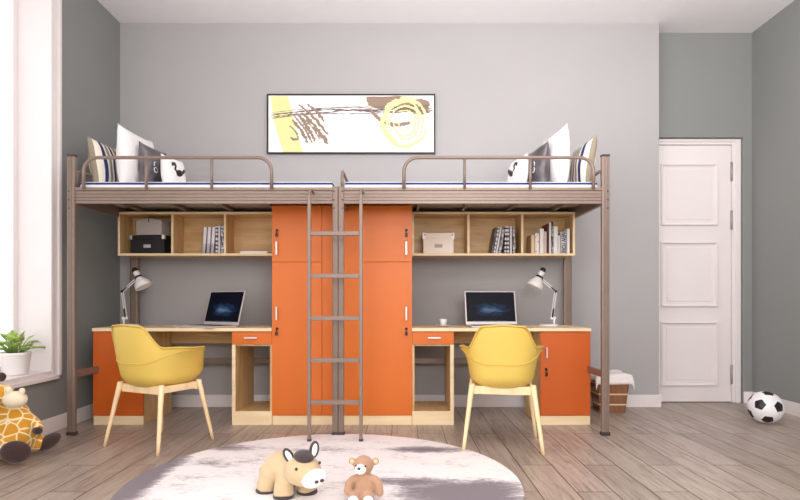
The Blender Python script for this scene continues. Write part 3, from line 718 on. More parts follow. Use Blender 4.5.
# ------------------------------------------------------------------ chairs
def smooth(a, b2, x):
    t = max(0, min(1, (x-a)/(b2-a))); return t*t*(3-2*t)
def make_chair(lab, loc, rz):
    t = thing('armchair', lab, 'chair', loc, rz, 'yellow shell armchairs with beech legs')
    NA = 72; NT = 16; D = math.degrees
    def rim(al):
        a = abs(al)
        h = 0.812-0.008*smooth(0, 30, a)
        k = max(0, min(1, (a-31)/25)); k = k+0.10*math.sin(2*PI*k)*-1
        h -= 0.142*k
        h -= 0.008*smooth(70, 110, a)
        h -= 0.182*smooth(118, 146, a)
        return h
    def P(al, z, inset=0.0):
        """point of the shell at angle al (degrees from the back, + = right)"""
        a = math.radians(al)
        # plan: superellipse growing with height
        k = (z-0.388)/0.09
        g = 1-(1-min(1, max(0, k)))**2.2 * 0.42
        zz = max(0, z-0.45)
        n = 2.7
        ca, sa = math.cos(a), math.sin(a)
        rr_ = (abs(ca)**n+abs(sa)**n)**(-1/n)
        w = 0.212*g*(1+0.14*smooth(0.45, 0.66, z))
        d = (0.225+0.050*smooth(85, 125, abs(al)))*g
        bk = smooth(110, 40, abs(al))           # 1 at the back
        w *= 1-0.05*bk*smooth(0.655, 0.82, z)
        x = rr_*sa*w; y = -rr_*ca*d
        y -= bk*zz*0.16
        # arms flare outwards near their tops, towards the front
        fl = smooth(62, 95, abs(al))*smooth(150, 112, abs(al))*smooth(0.58, 0.665, z)
        x += math.copysign(0.036*fl, sa) if abs(sa) > 1e-4 else 0
        return Vector((x, y, z))
    bm = NB(); rows = []
    # bottom fan rows then side rows
    ts = [i/NT for i in range(NT+1)]
    for j, tt_ in enumerate(ts):
        row = []
        for i in range(NA):
            al = -180+360*i/NA
            H = rim(al)
            z = 0.388+(H-0.388)*(tt_**1.5)
            row.append(bm.verts.new(P(al, z)))
        rows.append(row)
    cvert = bm.verts.new((0, 0, 0.380))
    mid = [bm.verts.new(Vector((0,0,0.380)).lerp(v.co, 0.6)+Vector((0,0,-0.002))) for v in rows[0]]
    for i in range(NA):
        i2 = (i+1)%NA
        bm.faces.new((cvert, mid[i], mid[i2])).smooth = True
        bm.faces.new((mid[i], rows[0][i], rows[0][i2], mid[i2])).smooth = True
    for j in range(NT):
        for i in range(NA):
            i2 = (i+1)%NA
            bm.faces.new((rows[j][i], rows[j][i2], rows[j+1][i2], rows[j+1][i])).smooth = True
    sh = obj('shell', bm, YEL, t)
    md = sh.modifiers.new('thick', 'SOLIDIFY'); md.thickness = 0.016; md.offset = -1
    md = sh.modifiers.new('sub', 'SUBSURF'); md.levels = 1; md.render_levels = 1
    # rim piping and the seam around the outside
    bm = NB(); tube(bm, [P(a, rim(a)+0.001)*1.0 for a in [x*3 for x in range(-60, 61)]], 0.0065, 8); 
    obj('rim_piping', bm, YELS, sh)
    bm = NB(); pts = []
    for i in range(-33, 34):
        al = i*3.0
        z = 0.560+0.080*smooth(20, 90, abs(al))
        p = P(al, z); c_ = Vector((0,0,p.z)); pts.append(p+(p-c_).normalized()*0.001)
    tube(bm, pts, 0.004, 8); obj('seam', bm, YELS, sh)
    # seat cushion inside
    bm = NB(); prof = []
    for (rr2, z) in ((0.0,0.470),(0.12,0.469),(0.172,0.462),(0.185,0.448),(0.182,0.425),(0.0,0.424)): prof.append((rr2, z))
    lathe(bm, prof, 40)
    for v in bm.verts:
        a = math.atan2(v.co.y, v.co.x); n = 3.0
        k = (abs(math.cos(a))**n+abs(math.sin(a))**n)**(-1/n); v.co.x *= k; v.co.y *= k
    obj('seat', bm, YEL, t)
    # beech under-frame
    bm = NB()
    z0, z1 = 0.358, 0.412
    for sy in (-1, 1):
        vs = box(bm, -0.19, 0.19, sy*0.140-0.012, sy*0.140+0.012, z0, z1)
    for sx in (-1, 1):
        box(bm, sx*0.185-0.011, sx*0.185+0.011, -0.14, 0.14, z0+0.010, z1)
    obj('seat_frame', bm, BEECH, t, bev=0.004)
    for sx in (-1, 1):
        for sy in (-1, 1):
            bm = NB(); N = 6; top = Vector((sx*0.194, sy*0.155, 0.425)); bot = Vector((sx*0.250, sy*0.232, 0.0))
            rings = []
            for i in range(N+1):
                k = i/N; c_ = top.lerp(bot, k); r_ = 0.0185-0.0075*k
                rings.append([bm.verts.new((c_.x+r_*math.cos(q), c_.y+r_*math.sin(q), c_.z)) for q in [PI/6*m_ for m_ in range(12)]])
            for i in range(N):
                for m_ in range(12):
                    bm.faces.new((rings[i][m_], rings[i][(m_+1)%12], rings[i+1][(m_+1)%12], rings[i+1][m_])).smooth = True
            bm.faces.new(rings[0]); bm.faces.new(rings[-1])
            obj('leg', bm, BEECH, t)
    return t
make_chair('yellow armchair seen from behind, in front of the right desk', (0.684, 3.745, 0), -math.radians(8))
make_chair('yellow armchair turned at an angle, in front of the left desk', (-1.637, 3.788, 0), -math.radians(26))

# ------------------------------------------------------------------ rug
bm = NB(); RX, RY, RR = -0.40, 2.97, 1.04
lathe(bm, [(0,0.007),(0.5,0.007),(RR-0.004,0.007),(RR,0.004),(RR,0.0005),(0,0.0005)], 128)
r = obj('rug', bm, [RUG]); r.location = (RX, RY, 0)
for p in r.data.polygons: p.use_smooth = False
tag(r, 'round pale rug with grey brushed marks on the plank floor', 'rug')
ZR = 0.007

# ------------------------------------------------------------------ cushions
def cushion_bm(s, th, n=22):
    bm = NB(); g = {}
    for side in (1, -1):
        for i in range(n+1):
            for j in range(n+1):
                u, v = -1+2*i/n, -1+2*j/n
                e = (max(0, 1-abs(u)**2.6)*max(0, 1-abs(v)**2.6))**0.55
                if side < 0 and (i in (0,n) or j in (0,n)): g[(side,i,j)] = g[(1,i,j)]; continue
                pin = 0.10
                yy = u*(1-pin*(1-v*v)*abs(u)**3)*s/2; zz = v*(1-pin*(1-u*u)*abs(v)**3)*s/2
                wr = noise.noise(Vector((yy*9, zz*9, side*3+s)))*0.012*e
                g[(side,i,j)] = bm.verts.new((side*th/2*e+wr, yy, zz))
        for i in range(n):
            for j in range(n):
                q = (g[(side,i,j)], g[(side,i+1,j)], g[(side,i+1,j+1)], g[(side,i,j+1)])
                bm.faces.new(q if side > 0 else q[::-1]).smooth = True
    return bm
def cushion(name_lab, px, pytop, s, th, m, sgn, lean, yaw, yc=4.43):
    """front upper corner at pixel (px, pytop); sgn -1 = left bed"""
    ys = yc-s/2*math.cos(yaw); sc2 = F/ys
    o_ = obj('cushion', cushion_bm(s, th), m)
    h = s*math.cos(lean)
    cx = (px-400)/sc2 - sgn*(s/2*math.sin(lean)) - sgn*0.01
    o_.location = (cx, yc, ZM+h/2+0.5*th*math.sin(lean)*0.6)
    o_.rotation_euler = (0, sgn*lean, sgn*yaw)
    tag(o_, name_lab, 'cushion', 'cushions on the loft beds')
    return o_
for sgn, side in ((-1, 'left'), (1, 'right')):
    q = lambda l, r: l if sgn < 0 else r
    cushion('striped beige and navy cushion at the head of the %s bed' % side, q(87.5,596), 137, 0.40, 0.135, STR, sgn, 0.16, 0.10, 4.42)
    cushion('large white cushion on the %s bed beside the striped one' % side, q(119.5,565.5), 126, 0.485, 0.17, PILW, sgn, 0.03, 0.10, 4.44)
    gc = cushion('shiny grey satin cushion on the %s bed' % side, q(141,546), 143, 0.365, 0.145, SATIN, sgn, 0.08, 0.16, 4.43)
    wc = cushion('small white cushion with a black swan on the %s bed' % side, q(163,525), 157, 0.275, 0.12, PILW, sgn, 0.12, 0.22, 4.40)
    # swan print on the inner face
    bm = NB(); xx = -sgn*0.059
    pts = [(xx-sgn*-0.008, -0.075, 0.045), (xx-sgn*-0.006, -0.075, 0.068), (xx-sgn*-0.004, -0.055, 0.070), (xx, -0.048, 0.045), (xx, -0.06, 0.02), (xx, -0.04, 0.0)]
    tube(bm, pts, 0.0075, 8)
    ell(bm, (xx, -0.005, 0.0), (0.008, 0.048, 0.028), (0.35,0,0), 2); ell(bm, (xx, 0.045, 0.022), (0.006, 0.03, 0.016), (0.7,0,0), 2)
    obj('swan_print', bm, BLACK, wc, label='black swan motif')
    bm = NB(); xx = -sgn*0.066
    tube(bm, [(xx, 0.02*math.cos(a)-0.09, 0.02*math.sin(a)-0.03) for a in [PI*2*i/12 for i in range(13)]], 0.0035, 6)
    tube(bm, [(xx, -0.105, 0.0), (xx, -0.10, 0.03), (xx, -0.08, 0.035)], 0.0035, 6)
    obj('white_print', bm, WHITE, gc)

# ------------------------------------------------------------------ framed painting
AX0, AX1, AZ0, AZ1 = (267-400)/109.6, (435.3-400)/109.6, CH+(VY-153.7)/109.6, CH+(VY-94)/109.6
t = thing('framed_painting', 'wide black-framed abstract painting in yellow and brown above the beds', 'painting', ((AX0+AX1)/2, 5.07, AZ0))
bm = NB(); fw = 0.013
y0, y1 = 5.058, 5.0885
box(bm, AX0, AX1, y0, y1, AZ0, AZ0+fw); box(bm, AX0, AX1, y0, y1, AZ1-fw, AZ1); box(bm, AX0, AX0+fw, y0, y1, AZ0+fw, AZ1-fw); box(bm, AX1-fw, AX1, y0, y1, AZ0+fw, AZ1-fw)
obj('frame', bm, BLACK, t, w=True, bev=0.001)
bm = NB(); IX0, IX1, IZ0, IZ1 = AX0+fw, AX1-fw, AZ0+fw, AZ1-fw
YP = 5.066
box(bm, IX0, IX1, YP, 5.088, IZ0, IZ1, 0)
lay = [0]
def cv(x, y):
    return (IX0+(x-37)/738*(IX1-IX0), IZ0+(298-y)/253*(IZ1-IZ0))
def flatpoly(pts, mi):
    lay[0] += 1; y = YP-0.0004-0.00012*lay[0]
    vs = [bm.verts.new((max(IX0+0.001, min(IX1-0.001, p[0])), y, max(IZ0+0.001, min(IZ1-0.001, p[1])))) for p in pts]
    f = bm.faces.new(vs); f.material_index = mi
def stroke(pts, w, mi, jit=0.3, steps=26):
    P_ = [Vector(cv(*p)) for p in pts]; n = len(P_)-1; L = []; R = []
    for i in range(steps+1):
        u = i/steps*n; k = min(int(u), n-1); f = u-k
        p0, p1, p2, p3 = P_[max(k-1,0)], P_[k], P_[k+1], P_[min(k+2,n)]
        p = 0.5*((2*p1)+(p2-p0)*f+(2*p0-5*p1+4*p2-p3)*f*f+(3*p1-p0-3*p2+p3)*f**3)
        d = (p2-p1).normalized(); nn = Vector((-d.y, d.x))
        e = (1-0.7*abs(2*i/steps-1)**4)*(1.7 if mi == 2 else 1.5)
        L.append(p+nn*w*e*(0.5+jit*(random.random()-0.5))); R.append(p-nn*w*e*(0.5+jit*(random.random()-0.5)))
    lay[0] += 1; y = YP-0.0004-0.00012*lay[0]
    cl = lambda p: (max(IX0+0.001, min(IX1-0.001, p.x)), y, max(IZ0+0.001, min(IZ1-0.001, p.y)))
    a = [bm.verts.new(cl(p)) for p in L]; b2 = [bm.verts.new(cl(p)) for p in R]
    for i in range(steps): bm.faces.new((a[i], b2[i], b2[i+1], a[i+1])).material_index = mi
flatpoly([cv(*p) for p in ((47,48),(124,48),(142,120),(168,220),(190,297),(104,297),(82,230),(60,160))], 1)
def rag(pts, mi, amp=5):
    out = []
    for i in range(len(pts)):
        a, b2 = pts[i], pts[(i+1)%len(pts)]
        for k in range(6):
            f = k/6; out.append(cv(a[0]+(b2[0]-a[0])*f+random.uniform(-amp, amp), a[1]+(b2[1]-a[1])*f+random.uniform(-amp, amp)*0.6))
    flatpoly(out, mi)
rag([(476,52),(640,48),(655,60),(600,72),(575,100),(520,104),(480,86)], 2, 4)
rag([(570,98),(610,88),(690,60),(740,62),(765,84),(745,102),(760,118),(720,132),(650,118)], 2, 7)
for yy, w in ((134,0.007),(142,0.009),(148,0.005),(128,0.004),(122,0.003)):
    stroke([(50,yy),(150,yy-12+random.uniform(-4,4)),(280,yy-22+random.uniform(-5,5)),(400,yy-26+random.uniform(-5,5)),(560,yy-26),(700,yy-32),(770,yy-30)], w, 3, 0.9, 60)
for (a, b2, w) in (((142,152),(212,256),.015),((150,134),(232,256),.012),((166,128),(246,250),.018),((188,124),(302,262),.020),((172,84),(305,222),.013),((210,84),(285,162),.016),((196,150),(268,242),.008),((130,180),(172,238),.008)):
    m_ = ((a[0]+b2[0])/2+6, (a[1]+b2[1])/2-4); stroke([a, m_, b2], w, 2, 0.7, 24)
stroke([(136,232),(152,242),(172,238)], 0.012, 2, 0.7)
stroke([(490,104),(515,136),(556,164),(600,176),(640,172),(675,165)], 0.020, 2, 0.4, 40)
for (rx, ry, ph, w) in ((98,106,0.2,.024),(82,90,1.4,.013),(66,76,2.5,.013),(50,58,4.0,.010),(30,36,5.0,.007)):
    stroke([(645+rx*math.cos(ph+a*0.42)+random.uniform(-5,5), 166+ry*math.sin(ph+a*0.42)+random.uniform(-5,5)) for a in range(15)], w, 1, 0.5, 90)
obj('painted_canvas', bm, [mat('canvas_white', (246,242,240), 0.6), mat('paint_pale_yellow', (232,227,160), 0.6), mat('paint_brown', (150,128,110), 0.7), mat('paint_mauve', (112,94,94), 0.7)], t, w=True)

# ------------------------------------------------------------------ plush animals on the rug
def floorpt(px, Y, py=None, Z=None):
    return Vector(((px-400)/F*Y, Y, CH+(VY-py)/F*Y if py is not None else Z))
PB = mat('beige_plush', (203,177,138), 0.9, var=0.03, scale=15, sheen=0.3)
PD = mat('dark_brown_plush', (66,54,54), 0.9, var=0.05, sheen=0.3)
PW = mat('white_plush', (244,240,238), 0.9, var=0.02, sheen=0.2)
t = thing('plush_donkey', 'beige stuffed donkey with dark hooves standing on the rug', 'stuffed toy', (-0.54, 2.78, ZR))
bm = NB()
ell(bm, (-0.590, 2.815, 0.122), (0.108, 0.092, 0.080), (0,0.08,-0.35))
ell(bm, (-0.640, 2.81, 0.095), (0.072, 0.075, 0.070), (0,0,-0.35))
feet = [(-0.672, 2.785), (-0.566, 2.700), (-0.462, 2.765), (-0.56, 2.90)]
for (x, y) in feet:
    top = Vector((x*0.72-0.57*0.28, y*0.72+2.79*0.28, 0.105))
    tube(bm, [(x, y, ZR+0.010), (x*0.97-0.57*0.03, y*0.97+2.79*0.03, 0.04), tuple(top), (top.x*.8-.57*.2, top.y*.8+2.79*.2, 0.13)], [0.050, 0.049, 0.042, 0.036], 20)
hc = Vector((-0.470, 2.685, 0.142))
ell(bm, hc, (0.092, 0.080, 0.076), (0.0,0.10,0.0))
ell(bm, hc+Vector((0.035,-0.030,-0.016)), (0.070,0.060,0.056))
ell(bm, (-0.52, 2.745, 0.130), (0.062,0.06,0.06))
body = obj('body', bm, PB, t, w=True, remesh=0.007)
for (x, y) in feet:
    bm = NB(); lathe(bm, [(0,0.0006),(0.047,0.0006),(0.0510,0.004),(0.0515,0.009),(0.050,0.013),(0,0.013)], 28, Matrix.Translation((x, y, ZR)))
    obj('hoof', bm, PD, t, w=True)
bm = NB(); ell(bm, (-0.405, 2.620, 0.124), (0.061,0.042,0.042), (0,-0.30,0.35)); obj('muzzle', bm, PW, t, w=True)
for (px, py, Y) in ((316.6,482.0,2.578),(322.0,480.6,2.588)):
    bm = NB(); ell(bm, floorpt(px, Y, py), (0.0105,0.006,0.008), (0,-0.2,0.3), 2); obj('nostril', bm, PD, t, w=True)
for (px, py, Y) in ((296.3,469.2,2.613),(319.6,462.8,2.648)):
    bm = NB(); ell(bm, floorpt(px, Y, py), (0.0075,0.0075,0.0085), (0,0,0), 2); obj('eye', bm, PD, t, w=True)
bm = NB(); ell(bm, floorpt(304.0, 2.672, 456.5), (0.050,0.052,0.030), (0.1,0.16,0)); obj('forelock', bm, PD, t, w=True)
for (px, py, tilt, sz) in ((288.6,455.8,-0.52,0.041),(314.2,449.5,0.16,0.043)):
    c_ = floorpt(px, 2.68, py)
    bm = NB(); ell(bm, c_, (0.024,0.013,sz), (0,tilt,0)); e_ = obj('ear', bm, PD, t, w=True)
    bm = NB(); ell(bm, c_+Vector((0.003,-0.0085,0)), (0.0135,0.0075,sz*0.74), (0,tilt,0))
    for v in bm.verts: v.co -= t.location
    obj('ear_lining', bm, PW, e_)

TB = mat('brown_bear_plush', (176,136,108), 0.9, var=0.04, scale=20, sheen=0.3)
t = thing('teddy_bear', 'small brown teddy bear with white muzzle sitting on the rug', 'stuffed toy', (-0.175, 2.64, ZR))
s0 = 2.67
def bp_(px, py, Y=s0): return floorpt(px, Y, py)
bm = NB(); ell(bm, bp_(364.5,488.5), (0.058,0.048,0.068)); ell(bm, bp_(364.5,479), (0.042,0.038,0.04)); ell(bm, bp_(363.5,465.0), (0.049,0.045,0.047))
for sx, x in ((-1, 352.5), (1, 374.5)):
    ell(bm, bp_(x+(-0.5 if sx<0 else 1.2), 461.2), (0.0175,0.010,0.0185))
for (x0, y0, x1, y1) in ((354,478,348,491),(374,478,379.5,492)):
    ell(bm, bp_(x0+(2 if x0<364 else -2),y0+1,2.66), (0.024,0.024,0.022))
    tube(bm, [bp_(x0,y0,2.66), bp_((x0+x1)/2+(-2 if x0<364 else 2),(y0+y1)/2-1,2.64), bp_(x1,y1,2.63)], [0.018,0.021,0.020], 16); ell(bm, bp_(x1,y1,2.63), (0.021,0.021,0.023))
for x in (-0.213, -0.148):
    tube(bm, [(x*0.7-0.17*0.3, 2.66, 0.042), (x, 2.58, 0.038)], [0.030, 0.028], 16); ell(bm, (x, 2.58, 0.038), (0.028,0.02,0.028))
body = obj('body', bm, TB, t, w=True, remesh=0.0045)
bm = NB(); ell(bm, bp_(360.5,469.4,2.628), (0.0275,0.018,0.0255)); obj('muzzle', bm, PW, t, w=True)
bm = NB(); ell(bm, bp_(358.9,468.7,2.61), (0.0085,0.006,0.0065), (0,0,0), 2); obj('nose', bm, PD, t, w=True)
for x, y in ((356.0,465.6),(365.3,466.4)):
    bm = NB(); ell(bm, bp_(x,y,2.621), (0.0048,0.004,0.0048), (0,0,0), 2); obj('eye', bm, BLACK, t, w=True)
for x in (352.0, 375.8):
    bm = NB(); ell(bm, bp_(x, 461.6, 2.660), (0.011,0.005,0.012), (0,0,0), 2); obj('ear_lining', bm, mat('peach_plush', (232,196,160), 0.9), t, w=True)
for x in (-0.216, -0.146):
    bm = NB(); ell(bm, (x, 2.562, 0.038), (0.025,0.010,0.025)); obj('sole', bm, PW, t, w=True)

# ------------------------------------------------------------------ giraffe
t = thing('plush_giraffe', 'orange patched stuffed giraffe sitting on the floor below the window', 'stuffed toy', (-2.40, 3.42, 0))
bm = NB(); ell(bm, (-2.395, 3.43, 0.150), (0.158,0.150,0.150)); ell(bm, (-2.39, 3.42, 0.25), (0.10,0.10,0.10))
tube(bm, [(-2.395,3.41,0.26),(-2.405,3.38,0.34),(-2.405,3.34,0.40)], [0.085,0.066,0.056], 20)
ell(bm, (-2.385, 3.315, 0.410), (0.066,0.075,0.062))
tube(bm, [(-2.31,3.42,0.245),(-2.24,3.40,0.215),(-2.19,3.38,0.190)], [0.045,0.036,0.030], 16)     # arm
tube(bm, [(-2.40,3.32,0.10),(-2.30,3.27,0.085)], [0.07,0.06], 16); tube(bm, [(-2.33,3.45,0.08),(-2.24,3.50,0.07)], [0.06,0.045], 16)
obj('body', bm, GIR, t, w=True, remesh=0.009)
GD = mat('brown_plush_foot', (60,38,37), 0.9, var=0.06, sheen=0.4)
bm = NB(); ell(bm, floorpt(15.5, 3.20, 452), (0.080,0.035,0.066), (0,0.1,0.3)); obj('foot', bm, GD, t, w=True)
bm = NB(); ell(bm, floorpt(48, 3.50, 442.0), (0.084,0.045,0.043), (0,-0.55,0.3)); obj('foot', bm, GD, t, w=True)
bm = NB(); ell(bm, floorpt(37.5, 3.37, 430.5), (0.029,0.028,0.025), (0,0.5,0)); obj('hand', bm, GD, t, w=True)
CRM = mat('cream_plush', (238,222,192), 0.9, var=0.02, sheen=0.3)
bm = NB(); ell(bm, floorpt(15, 3.24, 399.5), (0.066,0.058,0.050), (0,0.05,0)); ell(bm, floorpt(8.5, 3.21, 390.5), (0.020,0.02,0.026)); ell(bm, floorpt(22, 3.23, 391.5), (0.018,0.018,0.024))
obj('muzzle', bm, CRM, t, w=True, remesh=0.006)
bm = NB(); ell(bm, floorpt(1.5, 3.30, 377.0), (0.026,0.020,0.028), (0,0.4,0)); obj('ear', bm, GD, t, w=True)
bm = NB(); ell(bm, (-2.46, 3.33, 0.465), (0.035,0.02,0.025), (0,0.4,0)); obj('ear', bm, GD, t, w=True)

# ------------------------------------------------------------------ football
bm = NB(); res = bmesh.ops.create_icosphere(bm, subdivisions=1, radius=1.0)
orig = [v.co.copy().normalized() for v in bm.verts]
bmesh.ops.bevel(bm, geom=list(bm.verts), offset=1.0515*0.3333, offset_type='OFFSET', segments=1, affect='VERTICES', profile=0.5)
bm.verts.ensure_lookup_table(); bm.faces.ensure_lookup_table()
for f in bm.faces:
    c_ = f.calc_center_median().normalized(); f.material_index = 1 if max(c_.dot(o_) for o_ in orig) > 0.97 else 0
bmesh.ops.poke(bm, faces=list(bm.faces))
bmesh.ops.subdivide_edges(bm, edges=list(bm.edges), cuts=4, use_grid_fill=True)
RB = 0.126
nb = max((o_ for o_ in orig if o_ is not orig[0]), key=lambda q: q.dot(orig[0]))
def frame(p, q):
    p = p.normalized(); q = (q-p*q.dot(p)).normalized(); return Matrix((p, q, p.cross(q))).transposed()
rt, upv, fr = Vector((0.835,-0.55,0)), Vector((0,0,1)), Vector((-0.55,-0.835,0))
M = frame(rt*-0.30+upv*0.29+fr*0.909, rt*0.66+upv*0.22+fr*0.718) @ frame(orig[0], nb).transposed()
for v in bm.verts: v.co = M @ (v.co.normalized()*RB)
for f in bm.faces: f.smooth = True
o = obj('football', bm, [mat('ball_white', (240,236,238), 0.35), mat('ball_black', (26,24,26), 0.35)])
o.location = ((765.5-400)/F*4.40, 4.40, RB); tag(o, 'black and white football on the floor by the right wall', 'ball')

# ------------------------------------------------------------------ laundry basket with cloth
BY = 4.90; BXc = (609-400)/F*BY
t = thing('wicker_basket', 'brown wicker basket with pale bands behind the right bed post', 'basket', (BXc, BY, 0))
WK, nt, b, tc = newmat('wicker', 0.75)
wv = nt.nodes.new('ShaderNodeTexWave'); wv.bands_direction = 'X'; wv.inputs['Scale'].default_value = 30; wv.inputs['Distortion'].default_value = 1.2
nt.links.new(tc.outputs['Object'], wv.inputs['Vector'])
rr = ramp(nt, [(0.1, (112,72,50)), (0.9, (176,122,88))]); nt.links.new(wv.outputs['Fac'], rr.inputs['Fac']); nt.links.new(rr.outputs['Color'], b.inputs['Base Color'])
bpn = nt.nodes.new('ShaderNodeBump'); bpn.inputs['Strength'].default_value = 0.6; bpn.inputs['Distance'].default_value = 0.004; nt.links.new(wv.outputs['Fac'], bpn.inputs['Height']); nt.links.new(bpn.outputs['Normal'], b.inputs['Normal'])
def sq_ring(bm, w, d, z, r=0.03, n=5):
    out = []
    for cx, cy, a0 in ((w-r, -d+r, -PI/2), (w-r, d-r, 0), (-w+r, d-r, PI/2), (-w+r, -d+r, PI)):
        for i in range(n):
            a = a0+PI/2*i/(n-1); out.append(bm.verts.new((cx+r*math.cos(a), cy+r*math.sin(a), z)))
    return out
def loft(bm, rings, close_bottom=True):
    for a, b2 in zip(rings, rings[1:]):
        n = len(a)
        for i in range(n): bm.faces.new((a[i], a[(i+1)%n], b2[(i+1)%n], b2[i]))
    if close_bottom: bm.faces.new(rings[0][::-1])
bh = 0.315
wd = lambda z: (0.112+0.032*z/bh, 0.10+0.026*z/bh)
bm = NB(); rings = [sq_ring(bm, *wd(z), z+0.001) for z in (0, 0.1, 0.2, bh)]
rings += [sq_ring(bm, wd(z)[0]-0.008, wd(z)[1]-0.008, z+0.001) for z in (bh, 0.012)]
loft(bm, rings); bm.faces.new(rings[-1]); obj('basket_body', bm, WK, t)
for z in (0.075, 0.165, 0.255):
    bm = NB(); w_, d_ = wd(z); loft(bm, [sq_ring(bm, w_+0.001, d_+0.001, z-0.006), sq_ring(bm, w_+0.005, d_+0.005, z-0.006), sq_ring(bm, w_+0.005, d_+0.005, z+0.006), sq_ring(bm, w_+0.001, d_+0.001, z+0.006)], False)
    obj('pale_band', bm, mat('pale_cane', (226,196,156), 0.7), t)
bm = NB(); rows = []; n = 28; W2, D2 = wd(bh)
for i in range(n+1):
    row = []
    for j in range(n+1):
        u, v = -1+2*i/n, -1+2*j/n
        x, y = u*(W2+0.042), v*(D2+0.06)
        ox, oy = max(0, abs(x)-W2-0.006), max(0, abs(y)-D2-0.006)
        drop = min(1.0, ox+oy*1.0)
        if ox > 0: x = math.copysign(W2+0.006+ox*0.35, x)
        if oy > 0: y = math.copysign(D2+0.006+oy*0.25, y)
        z = bh+0.012-drop*1.35+0.012*noise.noise(Vector((u*2.6, v*2.6, 1)))*2*(1 if drop == 0 else 0.6)+ (0.018*(1-max(abs(u),abs(v))))
        z -= 0.02*max(0, drop)*math.sin(u*7)
        row.append(bm.verts.new((x, y, z)))
    rows.append(row)
for i in range(n):
    for j in range(n): bm.faces.new((rows[i][j], rows[i+1][j], rows[i+1][j+1], rows[i][j+1])).smooth = True
cl = obj('cloth', bm, mat('white_cloth', (240,232,230), 0.9, bump=0.2, bscale=80)); cl.location = (BXc, BY, 0.001)
md = cl.modifiers.new('thick', 'SOLIDIFY'); md.thickness = 0.004; md.offset = 1
tag(cl, 'white cloth draped over the top of the wicker basket', 'cloth')

# ------------------------------------------------------------------ potted plant on the sill
PX, PY, PZ = -2.662, 3.84, WZ[0]+0.0105
t = thing('potted_plant', 'green leafy succulent in a white pot on the window sill', 'plant', (PX, PY, PZ))
bm = NB(); lathe(bm, [(0,0.001),(0.070,0.001),(0.076,0.008),(0.094,0.138),(0.098,0.142),(0.098,0.156),(0.092,0.156),(0.088,0.140),(0,0.137)], 36)
obj('pot', bm, WHITE, t)
bm = NB(); lathe(bm, [(0,0.143),(0.05,0.144),(0.0875,0.141)], 24); obj('soil', bm, mat('soil', (70,54,42), 0.95, var=0.3, scale=60), t)
LG = mat('leaf_green', (168,196,96), 0.4, var=0.25, scale=14); SG = mat('stem_green', (140,170,86), 0.5)
random.seed(11)
leaves = NB(); stems = NB()
def leaf(bm, c, d, L, W_):
    d = d.normalized(); sd = d.cross(Vector((0,0,1)));
    sd = sd.normalized() if sd.length > 1e-3 else Vector((1,0,0)); up = sd.cross(d).normalized()
    n = 7; A = []; Bm_ = []; Cn = []
    for i in range(n+1):
        k = i/n; w = W_*math.sin(PI*min(1, 0.08+0.92*k)**0.8)*(1 if k < 1 else 0.0)
        p = c+d*L*k+up*(-0.25*L*k*k)
        A.append(bm.verts.new(p+sd*w+up*0.18*w)); Bm_.append(bm.verts.new(p-sd*w+up*0.18*w)); Cn.append(bm.verts.new(p-up*0.10*w))
    for i in range(n):
        bm.faces.new((A[i], Cn[i], Cn[i+1], A[i+1])).smooth = True; bm.faces.new((Cn[i], Bm_[i], Bm_[i+1], Cn[i+1])).smooth = True
for k in range(40):
    az = random.uniform(0, 2*PI); el = random.uniform(0.12, 1.4); R_ = random.uniform(0.08, 0.15)
    tip = Vector((math.cos(az)*math.cos(el)*R_, math.sin(az)*math.cos(el)*R_*1.1, 0.165+math.sin(el)*R_*0.72))
    if tip.x < -0.055: tip.x = -0.055
    base = Vector((math.cos(az)*0.03, math.sin(az)*0.03, 0.143))
    tube(stems, [base, base.lerp(tip, 0.5)+Vector((0,0,0.015)), tip], [0.004,0.0035,0.003], 6)
    dr = (tip-base); dr.z *= 0.3
    for q in range(2):
        a2 = Matrix.Rotation(random.uniform(-0.8, 0.8), 3, 'Z') @ dr.normalized()
        leaf(leaves, tip, a2+Vector((0,0,random.uniform(-0.1,0.5))), random.uniform(0.036,0.052), random.uniform(0.019,0.027))
for q in range(5):     # the one long stem reaching right
    leaf(leaves, Vector((0.185, -0.03, 0.195)), Vector((math.cos(q*1.25), math.sin(q*1.25), 0.25)), 0.035, 0.018)
tube(stems, [(0.03,0,0.143),(0.11,-0.01,0.195),(0.185,-0.03,0.195)], 0.004, 6)
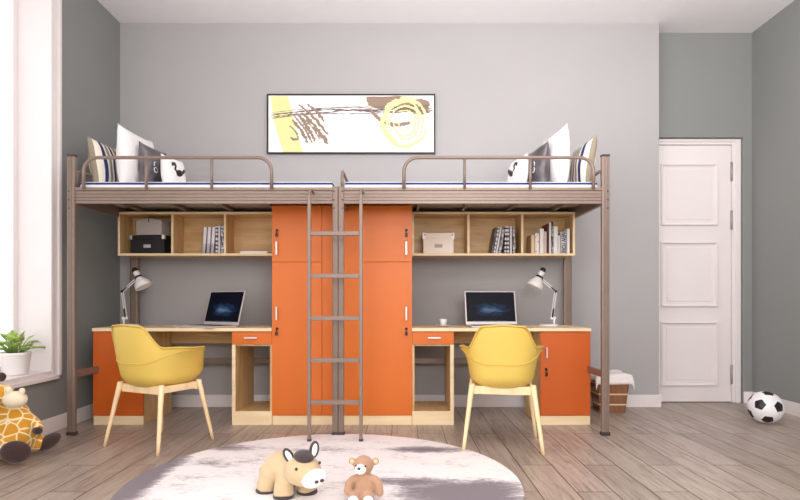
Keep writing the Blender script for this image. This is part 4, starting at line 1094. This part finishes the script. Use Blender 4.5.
lf = obj('foliage', leaves, LG, t); md = lf.modifiers.new('thick', 'SOLIDIFY'); md.thickness = 0.0015
obj('stems', stems, SG, t)

# ------------------------------------------------------------------ camera
cam = bpy.data.cameras.new('camera'); co = bpy.data.objects.new('camera', cam); C.objects.link(co)
co.location = (0, 0, CH); co.rotation_euler = (PI/2, 0, 0)
cam.sensor_width = 36; cam.sensor_fit = 'HORIZONTAL'; cam.lens = 36*F/800; cam.shift_y = (VY-250)/800; cam.clip_start = 0.05
bpy.context.scene.camera = co
# ------------------------------------------------------------------ light
w = bpy.data.worlds.new('daylight'); bpy.context.scene.world = w; w.use_nodes = True
bg = w.node_tree.nodes['Background']; bg.inputs['Color'].default_value = (1.0, 0.99, 0.975, 1); bg.inputs['Strength'].default_value = 1.35
def area(name, loc, target, sx, sy, power, col=(1,1,1), spread=180):
    l = bpy.data.lights.new(name, 'AREA'); l.shape = 'RECTANGLE'; l.size = sx; l.size_y = sy; l.energy = power; l.color = col; l.spread = math.radians(spread)
    o = bpy.data.objects.new(name, l); C.objects.link(o); o.location = loc
    o.rotation_euler = (Vector(target)-Vector(loc)).to_track_quat('-Z', 'Y').to_euler(); return o
area('high_fill', (-1.2, -0.6, 3.35), (1.3, 4.8, 1.6), 1.6, 1.0, 8.5, (1,0.97,0.97), 110)  # added unseen fill from above, brightens the back wall towards the right
area('low_front_fill', (0.7, -0.9, 1.9), (0.5, 4.8, 1.2), 1.4, 1.0, 74, (1,0.975,0.97))  # added frontal fill behind the camera, reaches the wall under the shelves
area('ceiling_fill', (1.2, 1.7, 2.5), (1.3, 2.2, 3.5), 2.4, 1.0, 92, (1,0.98,0.98))  # added upward fill with no fixture, brightens the ceiling
area('window_daylight', (XL-0.4, 0.33, 1.9), (2.4, 1.0, 2.0), 2.3, 2.7, 84, (1,0.98,1))
vs_ = bpy.context.scene.view_settings
vs_.view_transform = 'Standard'; vs_.look = 'None'; vs_.gamma = 1; vs_.use_curve_mapping = False; vs_.exposure = 0.0
